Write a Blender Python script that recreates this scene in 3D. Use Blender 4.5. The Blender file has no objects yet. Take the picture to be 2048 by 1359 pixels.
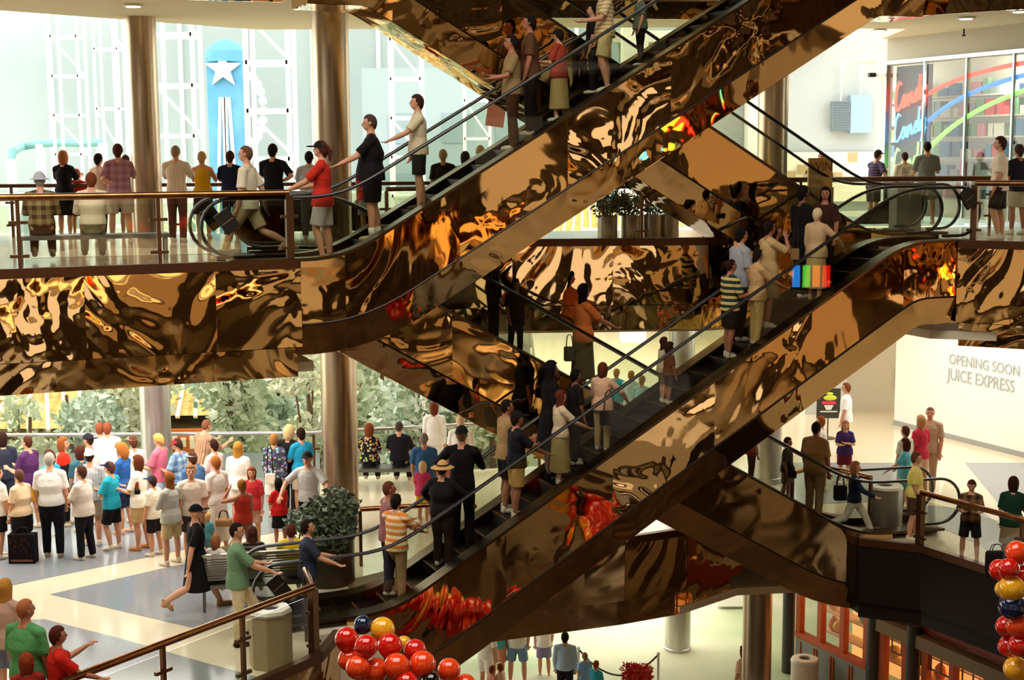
import bpy, bmesh, math, random
import numpy as np
from mathutils import Vector, Matrix, noise
C = bpy.context.scene.collection
SC = bpy.context.scene
R = math.radians
# ---------------------------------------------------------------- camera
FPX = 2844.0
PITCH = math.atan(375 / FPX)
ROLL = R(0.33)
EYE = Vector((0, 0, 7.05))
FWD = Vector((0, math.cos(PITCH), -math.sin(PITCH)))
UP0 = Vector((0, math.sin(PITCH), math.cos(PITCH)))
RT0 = Vector((1, 0, 0))
RT = RT0 * math.cos(ROLL) - UP0 * math.sin(ROLL)
UPV = UP0 * math.cos(ROLL) + RT0 * math.sin(ROLL)
cam = bpy.data.cameras.new('camera')
cam.sensor_width = 36.0
cam.lens = FPX * 36.0 / 2048
cam.clip_start = 0.1
cam.clip_end = 600
camo = bpy.data.objects.new('camera', cam)
C.objects.link(camo)
m = Matrix((RT, UPV, -FWD)).transposed().to_4x4()
m.translation = EYE
camo.matrix_world = m
SC.camera = camo
# ---------------------------------------------------------------- view
SC.view_settings.view_transform = 'Standard'
SC.view_settings.look = 'None'
SC.view_settings.gamma = 1
SC.view_settings.use_curve_mapping = False
SC.view_settings.exposure = 0.0
# ---------------------------------------------------------------- sky
W = bpy.data.worlds.new('sky')
SC.world = W
W.use_nodes = True
wn = W.node_tree
wn.nodes.clear()
wo = wn.nodes.new('ShaderNodeOutputWorld')
bg = wn.nodes.new('ShaderNodeBackground')
bg.inputs['Color'].default_value = (1.0, 0.975, 0.9, 1)
bg.inputs['Strength'].default_value = 5.0
wn.links.new(bg.outputs[0], wo.inputs[0])
# ---------------------------------------------------------------- lamps, most of them added to brighten the mall
def lamp(name, kind, loc, energy, color=(1, 1, 1), size=1.0, size_y=None, rot=(0, 0, 0)):
    l = bpy.data.lights.new(name, kind)
    l.energy = energy
    l.color = color
    if kind == 'AREA':
        l.size = size
        if size_y:
            l.shape = 'RECTANGLE'
            l.size_y = size_y
    elif kind == 'POINT':
        l.shadow_soft_size = size
    o = bpy.data.objects.new(name, l)
    o.location = loc
    o.rotation_euler = rot
    C.objects.link(o)
    return o
# daylight through the atrium skylight over the front half of the well and warm fill lamps added behind the viewer
lamp('skylight_front', 'AREA', (-2, 12, 15.6), 330, (1, 0.97, 0.9), 14, 9)
lamp('gallery_light', 'AREA', (0, -2, 9.4), 210, (1, 0.86, 0.66), 20, 4)
lamp('gallery_light', 'AREA', (-13, 9, 9.4), 50, (1, 0.86, 0.66), 4, 8)
lamp('gallery_light', 'AREA', (13, 9, 9.4), 50, (1, 0.86, 0.66), 4, 8)
lamp('gallery_light', 'AREA', (0, 1, 4.3), 120, (1, 0.86, 0.66), 20, 4)
lamp('gallery_light', 'AREA', (0, 0, -1.9), 420, (1, 0.86, 0.66), 22, 5)  # added to brighten the garland and the lower floor
lamp('store_light', 'POINT', (8.6, 31.2, -2.9), 60, (1, 0.62, 0.32), 0.3)
lamp('store_light', 'POINT', (10.2, 28.2, -2.9), 60, (1, 0.62, 0.32), 0.3)
lamp('hall_light', 'AREA', (-8.5, 25.5, 3.55), 780, (1, 0.98, 0.94), 9, 5)  # added lamp that brightens the queue and its floor
lamp('hall_light', 'AREA', (-9, 17.5, 9.4), 260, (1, 0.98, 0.94), 5, 4)
lamp('hall_light', 'AREA', (10.5, 31.5, 3.55), 420, (1, 0.98, 0.93), 7, 7)  # this and the next are added to brighten the right hall
lamp('hall_light', 'AREA', (5.0, 42, 3.55), 700, (1, 0.98, 0.93), 8, 9)
lamp('hall_light', 'AREA', (13, 40, 9.5), 120, (1, 0.98, 0.93), 5, 6)
lamp('shop_light', 'POINT', (11.6, 33.6, 8.6), 60, (1, 0.95, 0.85), 0.3)  # added to lighten the shop interior behind the neon window
lamp('lower_hall_light', 'AREA', (1.5, 38, -1.85), 1500, (1, 0.98, 0.94), 10, 8)  # added to whiten the floor of the lowest level

# ---------------------------------------------------------------- helpers
def ray(px, py):
    return FWD + RT * ((px - 1024) / FPX) - UPV * ((py - 679.5) / FPX)
def atz(px, py, z):
    r = ray(px, py)
    return EYE + r * ((z - EYE.z) / r.z)
def aty(px, py, y):
    r = ray(px, py)
    return EYE + r * (y / r.y)
def smooth01(t):
    t = max(0.0, min(1.0, t))
    return t * t * (3 - 2 * t)
def lin(c):
    if isinstance(c, str):
        c = c.lstrip('#')
        c = tuple(int(c[i:i + 2], 16) / 255 for i in (0, 2, 4))
    return tuple((x / 12.92 if x <= 0.04045 else ((x + 0.055) / 1.055) ** 2.4) for x in c) + (1,)
MATS = {}
def mat(name, color, rough=0.6, metal=0.0, spec=0.5, emit=None, estr=0.0, alpha=None):
    if name in MATS:
        return MATS[name]
    M = bpy.data.materials.new(name)
    M.use_nodes = True
    b = M.node_tree.nodes['Principled BSDF']
    b.inputs['Base Color'].default_value = lin(color)
    b.inputs['Roughness'].default_value = rough
    b.inputs['Metallic'].default_value = metal
    b.inputs['Specular IOR Level'].default_value = spec
    if emit:
        b.inputs['Emission Color'].default_value = lin(emit)
        b.inputs['Emission Strength'].default_value = estr
    M.diffuse_color = lin(color)
    MATS[name] = M
    return M
def nodes(M):
    return M.node_tree.nodes, M.node_tree.links, M.node_tree.nodes['Principled BSDF']
def add_bump(M, scale=8, strength=0.3, dist=0.02, detail=3):
    N, L, b = nodes(M)
    t = N.new('ShaderNodeTexCoord')
    n = N.new('ShaderNodeTexNoise')
    n.inputs['Scale'].default_value = scale
    n.inputs['Detail'].default_value = detail
    u = N.new('ShaderNodeBump')
    u.inputs['Strength'].default_value = strength
    u.inputs['Distance'].default_value = dist
    L.new(t.outputs['Object'], n.inputs['Vector'])
    L.new(n.outputs['Fac'], u.inputs['Height'])
    L.new(u.outputs['Normal'], b.inputs['Normal'])
    return M
def add_var(M, c2, scale=3, detail=4, lo=0.35, hi=0.65, stretch=None):
    N, L, b = nodes(M)
    t = N.new('ShaderNodeTexCoord')
    mp = N.new('ShaderNodeMapping')
    if stretch:
        mp.inputs['Scale'].default_value = stretch
    n = N.new('ShaderNodeTexNoise')
    n.inputs['Scale'].default_value = scale
    n.inputs['Detail'].default_value = detail
    r = N.new('ShaderNodeValToRGB')
    r.color_ramp.elements[0].position = lo
    r.color_ramp.elements[1].position = hi
    r.color_ramp.elements[0].color = b.inputs['Base Color'].default_value
    r.color_ramp.elements[1].color = lin(c2)
    L.new(t.outputs['Object'], mp.inputs['Vector'])
    L.new(mp.outputs[0], n.inputs['Vector'])
    L.new(n.outputs['Fac'], r.inputs[0])
    L.new(r.outputs[0], b.inputs['Base Color'])
    return M
def glass(name, color, refl_rough=0.02, base=0.04):
    """thin clear sheet: transparent, with a fresnel mirror on top"""
    if name in MATS:
        return MATS[name]
    M = bpy.data.materials.new(name)
    M.use_nodes = True
    N, L = M.node_tree.nodes, M.node_tree.links
    N.clear()
    o = N.new('ShaderNodeOutputMaterial')
    tr = N.new('ShaderNodeBsdfTransparent')
    tr.inputs['Color'].default_value = lin(color)
    gl = N.new('ShaderNodeBsdfGlossy')
    gl.inputs['Roughness'].default_value = refl_rough
    fr = N.new('ShaderNodeFresnel')
    fr.inputs['IOR'].default_value = 1.5
    mx = N.new('ShaderNodeMixShader')
    ge = N.new('ShaderNodeNewGeometry')
    iv = N.new('ShaderNodeMath'); iv.operation = 'SUBTRACT'; iv.inputs[0].default_value = 1.0
    L.new(ge.outputs['Backfacing'], iv.inputs[1])
    ml = N.new('ShaderNodeMath'); ml.operation = 'MULTIPLY'
    L.new(fr.outputs[0], ml.inputs[0]); L.new(iv.outputs[0], ml.inputs[1])
    L.new(ml.outputs[0], mx.inputs[0])
    L.new(tr.outputs[0], mx.inputs[1])
    L.new(gl.outputs[0], mx.inputs[2])
    L.new(mx.outputs[0], o.inputs['Surface'])
    MATS[name] = M
    return M
TH = R(22)
def mirror(name, color, rot=22.0, scale=1.1, strength=0.3, dist=0.08, rough=0.03, panel=1.85, distort=1.6):
    """polished bronze sheet; each sheet buckles in its own way"""
    if name in MATS:
        return MATS[name]
    M = mat(name, color, rough, 1.0)
    N, L, b = nodes(M)
    t = N.new('ShaderNodeTexCoord')
    mp = N.new('ShaderNodeMapping')
    mp.inputs['Rotation'].default_value = (0, 0, R(-rot))
    L.new(t.outputs['Object'], mp.inputs['Vector'])
    sx = N.new('ShaderNodeSeparateXYZ')
    L.new(mp.outputs[0], sx.inputs[0])
    dv = N.new('ShaderNodeMath'); dv.operation = 'DIVIDE'; dv.inputs[1].default_value = panel
    fl = N.new('ShaderNodeMath'); fl.operation = 'FLOOR'
    L.new(sx.outputs['X'], dv.inputs[0]); L.new(dv.outputs[0], fl.inputs[0])
    wh = N.new('ShaderNodeTexWhiteNoise'); wh.noise_dimensions = '1D'
    L.new(fl.outputs[0], wh.inputs['W'])
    sc = N.new('ShaderNodeVectorMath'); sc.operation = 'SCALE'; sc.inputs['Scale'].default_value = 30
    L.new(wh.outputs['Color'], sc.inputs[0])
    ad = N.new('ShaderNodeVectorMath'); ad.operation = 'ADD'
    L.new(mp.outputs[0], ad.inputs[0]); L.new(sc.outputs[0], ad.inputs[1])
    n1 = N.new('ShaderNodeTexNoise')
    n1.inputs['Scale'].default_value = scale
    n1.inputs['Detail'].default_value = 1.3
    n1.inputs['Distortion'].default_value = distort
    L.new(ad.outputs[0], n1.inputs['Vector'])
    am = N.new('ShaderNodeMath'); am.operation = 'MULTIPLY_ADD'
    am.inputs[1].default_value = 0.9; am.inputs[2].default_value = 0.35
    L.new(wh.outputs['Value'], am.inputs[0])
    hm = N.new('ShaderNodeMath'); hm.operation = 'MULTIPLY'
    L.new(n1.outputs['Fac'], hm.inputs[0]); L.new(am.outputs[0], hm.inputs[1])
    n2 = N.new('ShaderNodeTexNoise'); n2.inputs['Scale'].default_value = scale * 4.2; n2.inputs['Detail'].default_value = 0.5; n2.inputs['Distortion'].default_value = 0.8
    L.new(ad.outputs[0], n2.inputs['Vector'])
    n3 = N.new('ShaderNodeTexNoise'); n3.inputs['Scale'].default_value = scale * 0.9; n3.inputs['Detail'].default_value = 0
    L.new(sc.outputs[0], n3.inputs['Vector']); L.new(mp.outputs[0], n3.inputs['Vector'])
    r3 = N.new('ShaderNodeMapRange'); r3.inputs['From Min'].default_value = 0.5; r3.inputs['From Max'].default_value = 0.68; r3.inputs['To Max'].default_value = 0.16
    L.new(n3.outputs['Fac'], r3.inputs['Value'])
    h2 = N.new('ShaderNodeMath'); h2.operation = 'MULTIPLY_ADD'
    L.new(n2.outputs['Fac'], h2.inputs[0]); L.new(r3.outputs[0], h2.inputs[1]); L.new(hm.outputs[0], h2.inputs[2])
    u = N.new('ShaderNodeBump')
    u.inputs['Strength'].default_value = strength
    u.inputs['Distance'].default_value = dist
    L.new(h2.outputs[0], u.inputs['Height'])
    L.new(u.outputs['Normal'], b.inputs['Normal'])
    return M

class MB:
    """collects simple solids into one mesh object"""
    def __init__(s):
        s.v = []; s.f = []; s.mi = []; s.cur = 0; s.mats = []
    def use(s, m):
        if m not in s.mats:
            s.mats.append(m)
        s.cur = s.mats.index(m)
        return s
    def add(s, vs, fs):
        b = len(s.v)
        s.v += [tuple(v) for v in vs]
        for f in fs:
            s.f.append(tuple(b + i for i in f)); s.mi.append(s.cur)
        return s
    def box(s, c, d, rz=0.0, M=None):
        hx, hy, hz = d[0] / 2, d[1] / 2, d[2] / 2
        vs = []
        for x in (-hx, hx):
            for y in (-hy, hy):
                for z in (-hz, hz):
                    p = Vector((x, y, z))
                    if M is not None:
                        p = M @ p
                    elif rz:
                        p = Vector((x * math.cos(rz) - y * math.sin(rz), x * math.sin(rz) + y * math.cos(rz), z))
                    vs.append(p + Vector(c))
        return s.add(vs, [(0, 1, 3, 2), (4, 6, 7, 5), (0, 4, 5, 1), (2, 3, 7, 6), (0, 2, 6, 4), (1, 5, 7, 3)])
    def bar(s, a, b, w=0.05, h=None, up=(0, 0, 1)):
        a = Vector(a); b = Vector(b); h = h or w
        t = (b - a); ln = t.length
        if ln < 1e-6: return s
        t.normalize(); upv = Vector(up)
        if abs(t.dot(upv)) > 0.98: upv = Vector((0, 1, 0))
        sx = t.cross(upv).normalized(); sz = sx.cross(t).normalized()
        vs = []
        for p in (a, b):
            for i, j in ((-1, -1), (1, -1), (1, 1), (-1, 1)):
                vs.append(p + sx * i * w / 2 + sz * j * h / 2)
        return s.add(vs, [(0, 1, 2, 3), (7, 6, 5, 4), (0, 4, 5, 1), (1, 5, 6, 2), (2, 6, 7, 3), (3, 7, 4, 0)])
    def tube(s, pts, r, n=10, caps=True, r2=None, side=None):
        pts = [Vector(p) for p in pts]
        k = len(pts)
        rr = r if isinstance(r, (list, tuple)) else [r] * k
        rr = [(q if isinstance(q, (list, tuple)) else (q, q if r2 is None else r2)) for q in rr]
        vs = []; prev = Vector(side) if side else None
        for i, p in enumerate(pts):
            t = (pts[min(i + 1, k - 1)] - pts[max(i - 1, 0)])
            t = t.normalized() if t.length > 1e-9 else Vector((0, 0, 1))
            if prev is None:
                prev = t.cross(Vector((0, 0, 1)))
                if prev.length < 0.05: prev = t.cross(Vector((0, 1, 0)))
            sx = prev - t * prev.dot(t)
            if sx.length < 1e-6: sx = t.orthogonal()
            sx.normalize(); sy = t.cross(sx)
            if side is None: prev = sx
            for j in range(n):
                a = 2 * math.pi * j / n
                vs.append(p + sx * math.cos(a) * rr[i][0] + sy * math.sin(a) * rr[i][1])
        fs = []
        for i in range(k - 1):
            for j in range(n):
                fs.append((i * n + j, i * n + (j + 1) % n, (i + 1) * n + (j + 1) % n, (i + 1) * n + j))
        if caps:
            fs.append(tuple(range(n))[::-1]); fs.append(tuple((k - 1) * n + j for j in range(n)))
        return s.add(vs, fs)
    def limb(s, pts, r, n=10, side=None):
        """tapered tube with rounded ends"""
        pts = [Vector(p) for p in pts]
        rr = [(q if isinstance(q, (list, tuple)) else (q, q)) for q in r]
        t0 = (pts[0] - pts[1]).normalized(); t1 = (pts[-1] - pts[-2]).normalized()
        P = []; Q = []
        m0 = min(rr[0]); m1 = min(rr[-1])
        for a in (0.97, 0.8, 0.45):
            P.append(pts[0] + t0 * m0 * a); c = math.sqrt(1 - a * a); Q.append((rr[0][0] * c, rr[0][1] * c))
        P += pts; Q += rr
        for a in (0.45, 0.8, 0.97):
            P.append(pts[-1] + t1 * m1 * a); c = math.sqrt(1 - a * a); Q.append((rr[-1][0] * c, rr[-1][1] * c))
        return s.tube(P, Q, n, True, side=side)
    def ball(s, c, r, seg=12, rings=8, M=None, fn=None):
        c = Vector(c); r = r if isinstance(r, (tuple, list)) else (r, r, r)
        vs = []
        for i in range(rings + 1):
            th = math.pi * i / rings
            for j in range(seg):
                a = 2 * math.pi * j / seg
                d = Vector((math.sin(th) * math.cos(a), math.sin(th) * math.sin(a), math.cos(th)))
                p = Vector((d.x * r[0], d.y * r[1], d.z * r[2]))
                if fn: p = fn(d, p)
                if M is not None: p = M @ p
                vs.append(p + c)
        fs = []
        for i in range(rings):
            for j in range(seg):
                fs.append((i * seg + j, (i + 1) * seg + j, (i + 1) * seg + (j + 1) % seg, i * seg + (j + 1) % seg))
        return s.add(vs, fs)
    def lathe(s, c, prof, n=24):
        c = Vector(c); vs = []; k = len(prof)
        for (r, z) in prof:
            for j in range(n):
                a = 2 * math.pi * j / n
                vs.append(c + Vector((r * math.cos(a), r * math.sin(a), z)))
        fs = [(i * n + j, i * n + (j + 1) % n, (i + 1) * n + (j + 1) % n, (i + 1) * n + j) for i in range(k - 1) for j in range(n)]
        if prof[0][0] > 1e-4: fs.append(tuple(range(n))[::-1])
        if prof[-1][0] > 1e-4: fs.append(tuple((k - 1) * n + j for j in range(n)))
        return s.add(vs, fs)
    def prism(s, poly, z0, z1):
        n = len(poly)
        vs = [(p[0], p[1], z0) for p in poly] + [(p[0], p[1], z1) for p in poly]
        fs = [tuple(range(n))[::-1], tuple(range(n, 2 * n))] + [(i, (i + 1) % n, n + (i + 1) % n, n + i) for i in range(n)]
        return s.add(vs, fs)
    def mesh(s, name, smooth=False):
        me = bpy.data.meshes.new(name)
        me.from_pydata(s.v, [], s.f)
        for m_ in s.mats: me.materials.append(m_)
        if s.mats and len(set(s.mi)) > 1:
            me.polygons.foreach_set('material_index', s.mi)
        if smooth: me.polygons.foreach_set('use_smooth', [True] * len(me.polygons))
        me.update()
        return me
    def build(s, name, m=None, parent=None, smooth=False, loc=None, rz=0.0, fix=True):
        if m is not None and not s.mats: s.mats = [m]; s.mi = [0] * len(s.f)
        me = s.mesh(name, False)
        if fix:
            bm = bmesh.new(); bm.from_mesh(me)
            bmesh.ops.recalc_face_normals(bm, faces=bm.faces)
            bm.to_mesh(me); bm.free()
        if smooth:
            me.shade_smooth() if smooth == 2 else me.shade_auto(R(40)) if hasattr(me, 'shade_auto') else me.shade_smooth()
            if smooth != 2:
                me.shade_smooth()
                try: me.set_sharp_from_angle(angle=R(40))
                except Exception: pass
        o = bpy.data.objects.new(name, me)
        C.objects.link(o)
        if parent: o.parent = parent
        if loc is not None: o.location = loc
        if rz: o.rotation_euler.z = rz
        return o
def tag(o, label=None, cat=None, group=None, kind=None):
    if label: o['label'] = label
    if cat: o['category'] = cat
    if group: o['group'] = group
    if kind: o['kind'] = kind
    return o
def thing(name, label, cat, loc=(0, 0, 0), rz=0.0, group=None):
    o = bpy.data.objects.new(name, None)
    o.empty_display_size = 0.2
    o.location = loc; o.rotation_euler.z = rz
    C.objects.link(o)
    return tag(o, label, cat, group)
def struct(o, label=None):
    o['kind'] = 'structure'
    if label: o['label'] = label
    return o
def copy_tree(o, parent=None):
    c = o.copy(); C.objects.link(c)
    if parent: c.parent = parent
    for ch in list(o.children): copy_tree(ch, c)
    return c
def text_mesh(body, size, m, name, parent=None, extrude=0.005, loc=(0, 0, 0), rot=(0, 0, 0), shear=0.0, M=None, sx=1.0):
    cu = bpy.data.curves.new(name, 'FONT')
    cu.body = body; cu.size = size; cu.extrude = extrude; cu.align_x = 'LEFT'; cu.shear = shear
    cu.resolution_u = 3
    cu.materials.append(m)
    tmp = bpy.data.objects.new('tmp', cu); C.objects.link(tmp)
    me = bpy.data.meshes.new_from_object(tmp.evaluated_get(bpy.context.evaluated_depsgraph_get()))
    bpy.data.objects.remove(tmp)
    o = bpy.data.objects.new(name, me); C.objects.link(o)
    if parent: o.parent = parent
    if M is not None: o.matrix_local = M
    else: o.location = loc; o.rotation_euler = rot
    if sx != 1.0: o.scale.x = sx
    return o
U22 = Vector((math.cos(TH), math.sin(TH), 0)); N22 = Vector((-math.sin(TH), math.cos(TH), 0))
def SD(s, d, z=0.0):
    return U22 * s + N22 * d + Vector((0, 0, z))
# ---------------------------------------------------------------- materials of the building
BRONZE = mirror('bronze_mirror_sheet', '#d8b482', rot=0, scale=0.7, strength=0.42, dist=0.10)
BRONZE_FLAT = mirror('bronze_mirror_sheet_calm', '#d2ac7a', rot=0, scale=0.45, strength=0.25, dist=0.10, distort=0.8)
SHADECLAD = mat('shaded_cladding', '#170d08', 0.55, 0.0, 0.25)  # shade and dark reflections on the right-hand edges put into the colour
SEAM = mat('dark_bronze_seam', '#2a1a10', 0.4, 0.6)
TRIM = mat('bronze_trim', '#5a3820', 0.35, 0.7)
RAILM = add_var(mat('brushed_bronze_rail', '#a8764a', 0.22, 1.0), '#8a5c38', 6)
POSTM = mat('bronze_post', '#6e5138', 0.3, 0.9)
DECK = mat('escalator_deck_metal', '#5f4e3c', 0.28, 1.0)
RUBBER = mat('black_handrail_rubber', '#1c120e', 0.35)
DARKM = add_bump(mat('dark_step_metal', '#0c0806', 0.45, 0.5), 40, 0.2, 0.01)
STEPGLINT = mat('step_edge_highlight', '#7d4a22', 0.4, 0.4)  # brown highlight along each step edge put into the colour
SKIRT = mat('dark_skirt_panel', '#0b0705', 0.3, 0.4)
GLASS = glass('clear_glass', '#f3f5f0')
WHITE = mat('white_plaster', '#e4e0d4', 0.8)
CREAM = mat('cream_soffit', '#e2d6ba', 0.85)
COLM = add_var(mat('satin_bronze_column', '#c2b196', 0.3, 1.0), '#94806a', 1.2, 2, 0.3, 0.7, (3, 3, 0.35))
add_bump(COLM, 1.3, 0.25, 0.05, 1)
COLW = add_var(mat('satin_silver_column', '#c9c6c0', 0.3, 0.9), '#a8a19a', 1.2, 2, 0.3, 0.7, (3, 3, 0.35))
FLOOR_CREAM = add_var(mat('cream_terrazzo', '#dccfb4', 0.13), '#cfc0a2', 60, 2)
FLOOR_GREY = add_var(mat('grey_terrazzo', '#8f9294', 0.13), '#7b8084', 70, 2)
FLOOR_TAN = add_var(mat('tan_terrazzo', '#a99478', 0.13), '#9a866c', 70, 2)
CARPET = mat('dark_ceiling', '#3a2a1c', 0.9)

# ---------------------------------------------------------------- slabs
cB_void = [(-2.75, 19.15), (-2.95, 20.2), tuple(SD(5.95, 20.0))[:2], tuple(SD(5.95, 22.3))[:2], (-2.2, 23.5), (2.0, 25.1), (3.2, 25.7), (4.4, 26.8), (5.9, 26.9), (6.2, 25.0), (7.26, 24.46), (8.31, 22.55), (11.3, 17.0), (11.3, 4.0), (-7.5, 4.0), (-7.5, 11.6), (-5.05, 15.75)]
def slab_with_hole(name, outer, hole, z, th, m, label):
    """flat floor plate with an opening"""
    bm = bmesh.new()
    def loop(pts):
        vs = [bm.verts.new((p[0], p[1], z)) for p in pts]
        return [bm.edges.new((vs[i], vs[(i + 1) % len(vs)])) for i in range(len(vs))]
    es = loop(outer) + loop(hole)
    bmesh.ops.triangle_fill(bm, use_beauty=True, use_dissolve=False, edges=es)
    for f in bm.faces:
        if f.normal.z < 0: f.normal_flip()
    r = bmesh.ops.extrude_face_region(bm, geom=list(bm.faces))
    for v in [g for g in r['geom'] if isinstance(g, bmesh.types.BMVert)]:
        v.co.z -= th
    bmesh.ops.recalc_face_normals(bm, faces=bm.faces)
    me = bpy.data.meshes.new(name)
    bm.to_mesh(me); bm.free()
    me.materials.append(m)
    o = bpy.data.objects.new(name, me); C.objects.link(o)
    struct(o, label)
    return o
outerB = [(-22, -9), (22, -9), (22, 62), (0.8, 62), (0.8, 31.6), (-1.5, 31.2), (-4.5, 30.3), (-22, 30.3)]
fB = slab_with_hole('floor', outerB, cB_void, 0.0, 0.9, FLOOR_CREAM, 'polished cream and grey terrazzo floor of the main level')
# inlaid grey fields of the terrazzo, part of the same floor
def inlay(obj, polys, z, m):
    me = obj.data
    bm = bmesh.new(); bm.from_mesh(me)
    me.materials.append(m); mi = len(me.materials) - 1
    for poly in polys:
        pts = [(p if len(p) == 3 else None) for p in poly]
        vs = []
        for p in poly:
            q = atz(p[0], p[1], z) if abs(p[0]) > 60 or abs(p[1]) > 62 else Vector((p[0], p[1], z))
            vs.append(bm.verts.new((q.x, q.y, z + 0.004)))
        f = bm.faces.new(vs); f.material_index = mi
        f.normal_update()
        if f.normal.z < 0: f.normal_flip()
    bm.to_mesh(me); bm.free()
inlay(fB, [[(-61, 1188), (120, 1150), (400, 1092), (640, 1048), (640, 905), (-61, 905)],
           [(100, 1188), (330, 1135), (450, 1112), (560, 1165), (570, 1215), (400, 1258)],
           [(90, 1238), (240, 1276), (400, 1322), (560, 1365), (200, 1420), (-61, 1300), (-61, 1240)],
           [(1560, 925), (1830, 925), (1830, 1000), (1560, 1010)],
           [(1930, 925), (2110, 925), (2110, 1010), (2000, 1010)],
           [(1700, 1060), (1850, 1040), (1960, 1090), (2048, 1150), (2048, 1080), (1960, 1020), (1860, 1010), (1700, 1020)]], 0.0, FLOOR_GREY)
# level C ---------------------------------------------------
cC_void = [tuple(SD(-9.2, 20.9))[:2], tuple(SD(5.05, 20.9))[:2], tuple(SD(5.5, 20.9))[:2], tuple(SD(5.5, 23.9))[:2], (0.0, 25.9), (3.6, 26.05), (5.2, 26.9), tuple(SD(15.9, 23.5))[:2], tuple(SD(15.9, 22.05))[:2], tuple(SD(15.6, 21.4))[:2], tuple(SD(15.6, 20.1))[:2], tuple(SD(16.9, 20.1))[:2], (9.6, 23.9), (14, 19.5), (14, 3.2), (-16, 3.2)]
outerC = [(-22, -9), (22, -9), (22, 33.5), (11.0, 31.9), (4.5, 31.2), (-22, 30.0)]
fC = slab_with_hole('floor', outerC, cC_void, 5.35, 0.3, FLOOR_TAN, 'polished tan floor of the upper gallery')
fC.name = 'floor.001'
inlay(fC, [[(-16, 19.0), (-9, 22.3), (-9, 24.2), (-16, 21)], [(-8, 23.6), (-4.6, 24.6), (-4.6, 26.2), (-8, 26.0)], [(8.5, 26.5), (13, 25.5), (13, 28), (8.5, 28.6)]], 5.35, FLOOR_CREAM)
# level A
MB().box((0, 30, -5.45), (60, 80, 0.2)).build('floor.002', add_var(mat('pale_lower_floor', '#e6dfd0', 0.25), '#d6cebc', 2))
struct(bpy.data.objects['floor.002'], 'pale floor of the lowest level')
w = MB().box((0, 9, -5.34), (44, 36, 0.03)).build('floor.004', add_var(mat('brown_reflection_floor', '#5e4630', 0.3), '#3a2a1c', 0.4)); struct(w, 'unseen brown floor sheet added to darken what the lower cladding reflects')  # out of view, added so the lower cladding reflects something darker
# ceilings
def ceiling(name, outer, hole, z, m, label):
    o = slab_with_hole(name, outer, hole, z + 0.15, 0.15, m, label)
    return o
ceiling('ceiling', [(-22, -9), (22, -9), (22, 34.0), (11.3, 33.0), (9.2, 36.0), (9.0, 33), (4, 32.2), (-5.6, 32.2), (-9.7, 27.6), (-14.5, 22.5), (-22, 22.0)],
        [(-12, 17), (-5.5, 22.5), (-3.6, 23.1), tuple(SD(6.2, 24.0))[:2], (0, 25.9), (6, 27.0), (9.6, 24.4), (14, 20), (14, 4), (-14, 4)], 9.78, CREAM, 'cream soffit over the upper gallery')
ceiling('ceiling.001', outerB[:2] + [(22, 60), (3, 60), (3, 31.0), (-4.5, 30.1), (-22, 30.1)], [tuple(SD(-8.8, 21.3))[:2], tuple(SD(5.3, 21.3))[:2], tuple(SD(5.3, 24.2))[:2], (0.0, 26.2), (3.6, 26.4), (5.2, 27.2), tuple(SD(16.3, 24))[:2], tuple(SD(16.3, 20.5))[:2], (9.8, 24.3), (14.3, 19.7), (14.3, 3), (-16.3, 3)], 3.72, CREAM, 'cream soffit over the main level')
ceiling('ceiling.002', outerB, [(-3.1, 19.3), tuple(SD(5.5, 22.6))[:2], (-2.2, 23.8), (2.0, 25.4), (3.2, 26.0), (4.4, 27.1), (6.6, 27.4), (7.2, 26.0), (8.2, 25.2), (9.4, 23.2), (12.2, 17.1), (11.6, 3.7), (-7.8, 3.7), (-7.8, 11.7), (-5.35, 15.9)], -1.62, CREAM, 'cream soffit over the lowest level')
# roof with an opening over the well, and outer walls on the viewer's side
ceiling('ceiling.003', [(-22, -9), (22, -9), (22, 34), (-22, 34)], [(-9, 7.5), (6, 7.5), (6, 17.5), (-9, 17.5)], 16.2, CARPET, 'dark roof over the well with a skylight opening')
WALLTAN = add_var(mat('tan_wall', '#7d684c', 0.8), '#4a3a28', 0.6, 2)
MB().box((0, -9.1, 5.5), (44, 0.2, 22)).build('wall_south', WALLTAN)
MB().box((-21.9, 8, 5.5), (0.2, 34, 22)).build('wall_west', WALLTAN)
MB().box((21.9, 8, 5.5), (0.2, 34, 22)).build('wall_east', WALLTAN)
for n_ in ('wall_south', 'wall_west', 'wall_east'): struct(bpy.data.objects[n_], 'tan mall wall')

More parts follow.
